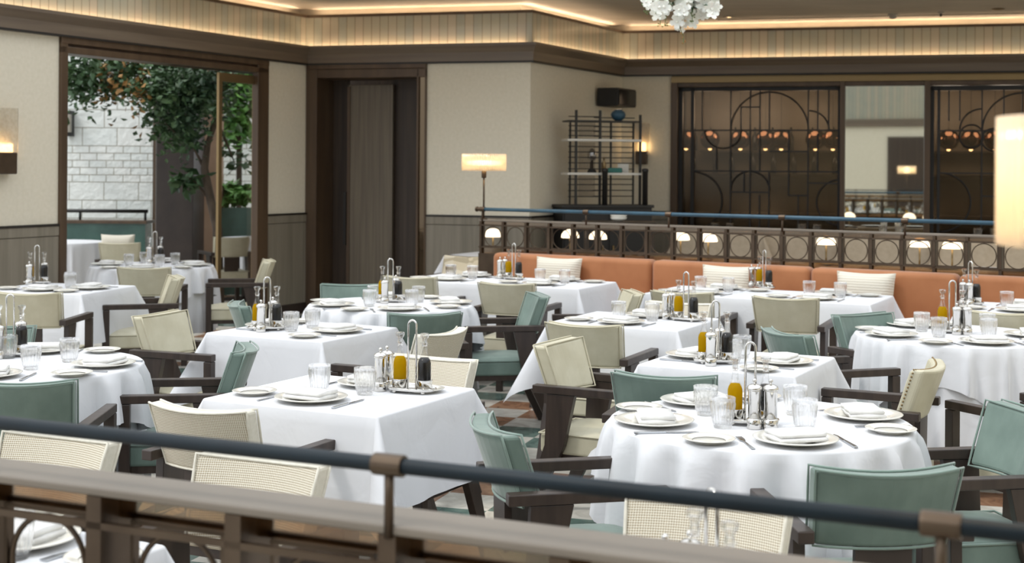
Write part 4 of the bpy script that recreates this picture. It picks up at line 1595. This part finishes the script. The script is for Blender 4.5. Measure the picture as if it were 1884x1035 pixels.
oil_mk, vin_mk = bottle('oil', 'oil_bottle'), bottle('vinegar', 'vinegar_bottle')
ml = thing('pepper_mill', 'x', 'mill')
obj('base', L([(0.025, 0), (0.026, 0.003), (0.026, 0.032), (0.0235, 0.036)], 24), 'chrome', ml, smooth=True)
obj('body', L([(0.0225, 0.034), (0.0225, 0.128), (0.025, 0.131)], 24), 'chrome', ml, smooth=True)
obj('cap', L([(0.0255, 0.131), (0.0265, 0.136), (0.024, 0.144), (0.014, 0.150), (0.004, 0.152)], 24), 'chrome', ml, smooth=True)
obj('knob', L([(0.003, 0.151), (0.003, 0.156), (0.007, 0.160), (0.007, 0.166), (0.002, 0.170)], 12), 'chrome', ml, smooth=True)
mill_mk = Maker(ml)


def setting(desc, side, c, ang, bread=True, glass=True, knife=True, fork=True, nap=True):
    """place setting at c; ang = direction the guest faces"""
    f = Vector((math.cos(ang), math.sin(ang)))
    lf = Vector((-f.y, f.x))
    z = ZTOP + 0.001
    rz = ang - PI / 2
    at = lambda x, y: c - lf * x + f * y
    pos = '%s of the %s' % (side, desc)
    J = lambda s: s + random.uniform(-.012, .012)
    p = c
    plate_mk((p.x, p.y, z), 0, 'white dinner plate, %s' % pos, 'dinner plates')
    if nap:
        q = at(J(0), J(0))
        nap_mk((q.x, q.y, z + .011), rz + random.uniform(-.25, .25), 'folded napkin on plate, %s' % pos, 'folded napkins')
    if bread:
        q = at(J(-0.27), J(0.02))
        bread_mk((q.x, q.y, z), 0, 'small bread plate, %s' % pos, 'bread plates')
    if fork:
        q = at(-0.165, J(0))
        fork_mk((q.x, q.y, z), rz + random.uniform(-.06, .06), 'silver fork, %s' % pos, 'forks')
    if knife:
        q = at(0.165, J(0))
        knife_mk((q.x, q.y, z), rz + random.uniform(-.06, .06), 'silver knife, %s' % pos, 'knives')
    if glass:
        q = at(J(0.10), J(0.215))
        glass_mk((q.x, q.y, z), random.uniform(0, 1), 'ribbed tumbler, %s' % pos, 'tumblers')


def cruet(key, u, v, rdeg, mills='front', desc=None):
    if desc is None:
        desc = TB[key][2]
    p = P(u, v, ZTOP)
    r = math.radians(rdeg)
    d = Vector((math.cos(r), math.sin(r)))
    n = Vector((-d.y, d.x))
    z = ZTOP + 0.001
    at = lambda x, y: (p.x + d.x * x + n.x * y, p.y + d.y * x + n.y * y)
    cruet_mk((p.x, p.y, z), r, 'silver cruet stand with looped handle on the ' + desc, 'cruet stands')
    oil_mk((*at(-.052, 0), z + .0225), r, 'yellow oil bottle in the cruet stand, ' + desc, 'oil bottles')
    vin_mk((*at(.052, 0), z + .0225), r, 'dark vinegar bottle in the cruet stand, ' + desc, 'vinegar bottles')
    if mills == 'front':
        ms = (at(0.012, -.082), at(0.066, -.082))
    elif mills == 'left':
        ms = (at(-.132, -.01), at(-.132, .05))
    else:
        ms = (at(-.028, -.083), at(.028, .083))
    mill_mk((*ms[0], z), r, 'silver mill nearest the oil bottle on the ' + desc if False else 'silver salt mill by the oil on the ' + desc, 'silver mills')
    mill_mk((*ms[1], z), r, 'silver pepper mill by the vinegar on the ' + desc, 'silver mills')


def set_round(key, degs, rad=0.385, names=None):
    c, rz, desc, _, R, _ = TB[key]
    for d, nm in zip(degs, names):
        a = math.radians(d)
        p = c + Vector((math.cos(a), math.sin(a))) * rad
        setting(desc, nm, p, a + PI)


def set_rect(key, sides, n=1, inset=0.155):
    c, rz, desc, _, a, b = TB[key]
    e1 = Vector((math.cos(rz), math.sin(rz)))
    e2 = Vector((-e1.y, e1.x))
    for s in sides:
        if s == 'near':
            o, ang, nm = -e2 * (b / 2 - inset), rz + PI / 2, 'near side'
        elif s == 'far':
            o, ang, nm = e2 * (b / 2 - inset), rz - PI / 2, 'far side'
        elif s == 'left':
            o, ang, nm = -e1 * (a / 2 - inset), rz, 'doorway side'
        else:
            o, ang, nm = e1 * (a / 2 - inset), rz + PI, 'bar side'
        for k in range(n):
            off = e1 * ((k - (n - 1) / 2) * a * 0.5) if n > 1 else Vector((0, 0))
            nn = nm if n == 1 else nm + (' lamp end' if k == 0 else ' bar end')
            setting(desc, nn, c + o + off, ang)


NR = ['near side', 'doorway side', 'bar side', 'far side']
set_round('A', [277, 191, 10, 117], names=NR)
set_round('L', [270, 190, 352, 95], names=NR)
set_round('N', [272, 183, 355, 93], names=NR)
set_round('O', [283, 205, 5, 98], names=NR)
set_round('S', [275, 195, 350, 110], names=NR)
set_rect('F', ['near', 'far'])
set_rect('G', ['left', 'right'])
set_rect('J', ['left', 'right'])
set_rect('M', ['near', 'right'])
set_rect('P', ['near', 'far'])
set_rect('Q', ['near', 'far'], 2)
set_rect('R', ['near', 'far'], 2)
set_rect('T', ['near', 'far'], 1)
set_rect('U', ['near', 'far'], 2)
set_rect('V', ['near', 'far'], 1)

cruet('A', 1380, 780, -8, 'front')
cruet('F', 758, 722, -20, 'left')
cruet('G', 491, 607, 8, 'mix')
cruet('J', 1316, 668, -3, 'mix')
cruet('L', 18, 655, 5, 'mix')
cruet('M', 68, 522, 0, 'mix')
cruet('N', 285, 484, 0, 'mix')
cruet('O', 718, 556, 0, 'mix')
cruet('P', 1262, 590, -40, 'left')
cruet('Q', 945, 514, -40, 'left')
cruet('R', 1406, 531, -60, 'left')
cruet('S', 1752, 612, -10, 'front')
cruet('T', 1785, 560, -60, 'front')
cruet('V', 1308, 1178, -60, 'left')

# ------------------------------------------------------------------ chair placement
chair('mint', 28, 707, 93, 'backed to the near rail before the round table of sage chairs')
chair('mesh', 138, 797, 245, 'behind the near rail beside the sage chair back')
chair('mint', 467, 640, 188, 'between the front square table and the round table beside it')
chair('cream', 279, 577, -22, 'turned to the square table behind the front square table')
chair('cream', 335, 510, 197, 'side on beside the table under the sconce')
chair('cream', 262, 494, 92, 'backed to us at the round table by the doorway')
chair('cream', 46, 541, 88, 'backed to us at the table under the sconce')
chair('mint', -8, 600, 275, 'across the round table, half hidden behind its cruet')
chair('mint', 426, 560, 16, 'edge on behind the cruet of the second square table')
chair('cream', 503, 480, 190, 'alone by the door jamb beside the doorway table')
chair('mint', 648, 523, 270, 'facing us across the round table before the timber door')
chair('mint', 785, 579, 103, 'backed to us at the round table before the timber door')
chair('mesh', 832, 611, 153, 'turned away behind the front square table\'s mesh chair')
chair('mesh', 808, 656, 243, 'facing us across the front square table')
chair('mint', 1004, 543, 190, 'with sunlit seat in the open aisle')
chair('cream', 927, 523, 70, 'backed to us at the table under the lamp')
chair('cream', 748, 511, 68, 'half hidden behind the timber door\'s round table')
chair('cream', 1067, 599, 66, 'backed to us at the square table before the banquette')
chair('cream', 1008, 628, -27, 'with shiny back facing the square table behind the round one')
chair('mint', 1216, 694, 72, 'backed to us between the front round table and square table')
chair('mint', 882, 783, 13, 'beside the front round table in the aisle')
chair('mint', 1643, 870, 95, 'backed to the near rail at the front round table')
chair('mint', 1914, 756, 190, 'at the bar side of the front round table')
chair('nail', 1730, 673, 153, 'beside the square table behind the round one')
chair('mint', 1574, 577, 300, 'facing the round table beside the nailhead chair')
chair('mint', 1430, 612, 19, 'low behind the tumbler of the square table')
chair('cream', 1442, 550, 68, 'backed to us at the middle long banquette table')
chair('cream', 1250, 539, 66, 'at the lamp end of the middle long banquette table')
chair('mesh', 1256, 556, 243, 'facing us across the square table before the banquette')
chair('cream', 1178, 538, 185, 'turned sideways between the two long banquette tables')
chair('cream', 1848, 577, 68, 'backed to us at the end banquette table')
chair('mesh', 505, 838, 245, 'cut by the near rail before the front square table')
chair('mesh', 1316, 910, 245, 'below the near rail before the front round table')
chair('mesh', 352, 753, 64, 'backed to us at the front square table')
chair('pattern', 860, 470, 240, 'at the lamp end of the terracotta banquette')
c30 = chair('cream', 2011, 690, 118, 'at the edge of the round table beside the nailhead chair')

# ------------------------------------------------------------------ terrace furniture
p = XY(118, 15.7)
TB['X'] = None
table('round', (p.x, p.y), 0, 0.43, 0, 'table frame under the blue white cloth on the terrace')
o = obj('tablecloth', cloth_round(0.45, ZTOP, lambda a: 0.55, 13, 0.03, 0, 3), 'cloth', smooth=True)
o.location = (p.x, p.y, 0)
tag(o, 'white cloth on the terrace table before the green marble', 'tablecloth', 'white tablecloths')
chair('cream', 218, 448, 95, 'on the terrace before the green marble planter')
chair('cream', 430, 437, 120, 'seen through the narrow glazed panel')
p = XY(455, 16.9)
table('round', (p.x, p.y), 0, 0.28, 0, 'table frame under the cloth behind the glazed panel')
o = obj('tablecloth', cloth_round(0.30, ZTOP, lambda a: 0.55, 13, 0.03, 0, 9), 'cloth', smooth=True)
o.location = (p.x, p.y, 0)
tag(o, 'white cloth on the table behind the narrow glazed panel', 'tablecloth', 'white tablecloths')
cu2 = XY(218, 14.35)
c = mk((cu2.x, cu2.y, 0.76), 0, 'pale cushion standing on the terrace chair', 'cream banquette cushions')
c.scale = (0.8, 0.8, 0.8)

# ------------------------------------------------------------------ tables with dome lamps behind the far balustrade
dl_ = thing('dome_lamp', 'x', 'lamp')
obj('base', L([(0.05, 0), (0.05, 0.012), (0.012, 0.02)], 18), 'brass', dl_, smooth=True)
obj('stem', T([(0, 0, 0.015), (0, 0, 0.20)], 0.009, 8), 'brass', dl_, smooth=True)
obj('dome', L([(0.001, 0.178), (0.088, 0.178), (0.09, 0.185), (0.084, 0.214), (0.064, 0.242), (0.034, 0.258), (0.002, 0.262)], 24), 'dome', dl_, smooth=True)
dome_mk = Maker(dl_)
back_tables = [((908,), 13.9, 'behind the lamp end of the far rail'), ((1050, 1101), 13.7, 'in front of the black sideboard'), ((1253, 1304), 13.4, 'before the bar\'s first screen'),
               ((1521,), 12.9, 'before the bar mirror'), ((1693, 1753), 12.5, 'before the bar\'s end screen')]
for us, y, w in back_tables:
    um = sum(us) / len(us)
    p = XY(um, y)
    a = 0.75 if len(us) == 1 else 1.0
    table('square', (p.x, p.y), math.radians(-27), a, 0.7, 'small table %s' % w)
    o = obj('tablecloth', cloth_rect(a, 0.7, 0.3, ZTOP, int(um)), 'cloth', smooth=True)
    o.location = (p.x, p.y, 0)
    o.rotation_euler = (0, 0, math.radians(-27))
    tag(o, 'white cloth on the small table %s' % w, 'tablecloth', 'white tablecloths')
    for k, u in enumerate(us):
        q = XY(u, y + (0.0 if len(us) == 1 else (0.12 if k == 0 else -0.12)))
        dome_mk((q.x, q.y, ZTOP + .001 - 0.0), 0, '%slit dome lamp on the small table %s' % ('' if len(us) == 1 else ('first ' if k == 0 else 'second '), w), 'lit dome lamps')
    q = p + Vector((0.0, -0.2))
    plate_mk((q.x, q.y, ZTOP + .001), 0, 'dinner plate on the small table %s' % w, 'dinner plates')
for u, y, w in ((1330, 15.75, 'below the first bar screen'), (1490, 15.6, 'between first bar screen and mirror'), (1640, 15.2, 'below the bar mirror'), (1815, 14.8, 'below the end bar screen')):
    p = XY(u, y)
    t = table('long', (p.x, p.y), math.radians(-15), 0.98, 0.6, 'serving table frame %s' % w)
    t.scale = (1, 1, 0.92 / ZTOP)
    o = obj('tablecloth', cloth_rect(0.98, 0.6, 0.4, 0.92, int(u)), 'warmshadecloth', smooth=True)
    o.location = (p.x, p.y, 0)
    o.rotation_euler = (0, 0, math.radians(-15))
    tag(o, 'cloth tinted with warm shade on the serving table %s' % w, 'tablecloth', 'white tablecloths')
    for k in (-1, 1):
        plate_mk((p.x + k * .25, p.y - .12 - k * .07, .921), 0, '%s dinner plate on the serving table %s' % ('lamp side' if k < 0 else 'far side', w), 'dinner plates')
        glass_mk((p.x + k * .08, p.y - k * .03, .921), 0, '%s tumbler on the serving table %s' % ('lamp side' if k < 0 else 'far side', w), 'tumblers')

# ------------------------------------------------------------------ hanging orchids
YF = 9.2
fp = lambda u, v, dy=0.0: PY(u, v, YF + dy)
c0_ = fp(1255, -60)
hf = thing('hanging_orchids', 'white orchids and trailing stems hanging from the ceiling', 'flowers')
obj('basket', L([(0.02, -0.10), (0.12, -0.05), (0.16, 0.03), (0.15, 0.05)], 20, cx=c0_.x, cy=YF, cz=c0_.z), 'stem', hf, smooth=True)
obj('cord', T([(c0_.x, YF, c0_.z), (c0_.x, YF, ZC)], 0.006, 6), 'cordm', hf)


def blossom_bm():
    bm = bmesh.new()
    for k in range(5):
        a = 2 * PI * k / 5
        d = Vector((math.cos(a), math.sin(a), 0.25))
        s = Vector((-math.sin(a), math.cos(a), 0))
        ring = [Vector((0, 0, 0)), d * .018 + s * .014, d * .036 + s * .016 + Vector((0, 0, .004)), d * .046 + Vector((0, 0, -.004)), d * .036 - s * .016 + Vector((0, 0, .004)), d * .018 - s * .014]
        bm.faces.new([bm.verts.new(p) for p in ring])
        bm.faces.new([bm.verts.new(p + Vector((0, 0, -.003))) for p in reversed(ring)])
    bmesh.ops.create_icosphere(bm, subdivisions=1, radius=0.009, matrix=Matrix.Translation((0, 0, .008)))
    return bm


b0m = obj('blossom', blossom_bm(), 'petal', hf)
first = True
pos = []
for i in range(46):
    pos.append((random.uniform(1256, 1320), random.uniform(-50, 24)))
pos += [(1188, 4), (1196, 9), (1212, 14), (1218, 20), (1210, 26), (1224, 16), (1250, 18), (1254, 26), (1246, 40), (1250, 46), (1270, 36), (1274, 42), (1275, 14), (1230, -8), (1205, -12), (1310, 26), (1240, -20), (1285, -30), (1222, 12), (1265, 20), (1290, 30), (1300, 20)]
for u, v in pos:
    p = fp(u, v, random.uniform(-.12, .12))
    o = b0m if first else b0m.copy()
    if not first:
        C.objects.link(o)
        o.parent = hf
    first = False
    o.location = p
    o.rotation_euler = (random.uniform(.9, 2.2), random.uniform(-.5, .5), random.uniform(-.6, .6))
    s = random.uniform(.9, 1.35)
    o.scale = (s, s, s)
for u0, v0, u1, v1 in ((1200, -40, 1186, 24), (1215, -40, 1213, 45), (1235, -40, 1221, 47), (1245, -40, 1256, 80), (1250, -30, 1247, 36), (1270, -30, 1272, 38)):
    a, b = fp(u0, v0), fp(u1, v1)
    n = 8
    pts = [a.lerp(b, i / n) + Vector((0.012 * math.sin(i * 1.9), 0, 0)) for i in range(n + 1)]
    st_ = obj('trailing_stem', T(pts, 0.0025, 5), 'stem', hf)
    bb = bmesh.new()
    for i in range(3, n + 1):
        for k in range(3):
            c = pts[i] + Vector((random.uniform(-.02, .02), random.uniform(-.02, .02), random.uniform(-.02, .02)))
            bmesh.ops.create_icosphere(bb, subdivisions=1, radius=0.006, matrix=Matrix.Translation(c))
            tube(bb, [pts[i], c], 0.0015, 4)
    obj('buds', bb, 'leaf_rust' if v1 > 70 else 'stem', st_)
bm = bmesh.new()
leaves(bm, [tuple(fp(u, v)) for u, v in ((1230, -15), (1250, -10), (1270, -5), (1290, -12))], 0.08, 40, 0.05)
fo = obj('foliage', bm, 'leaf', hf)
fo['kind'] = 'stuff'
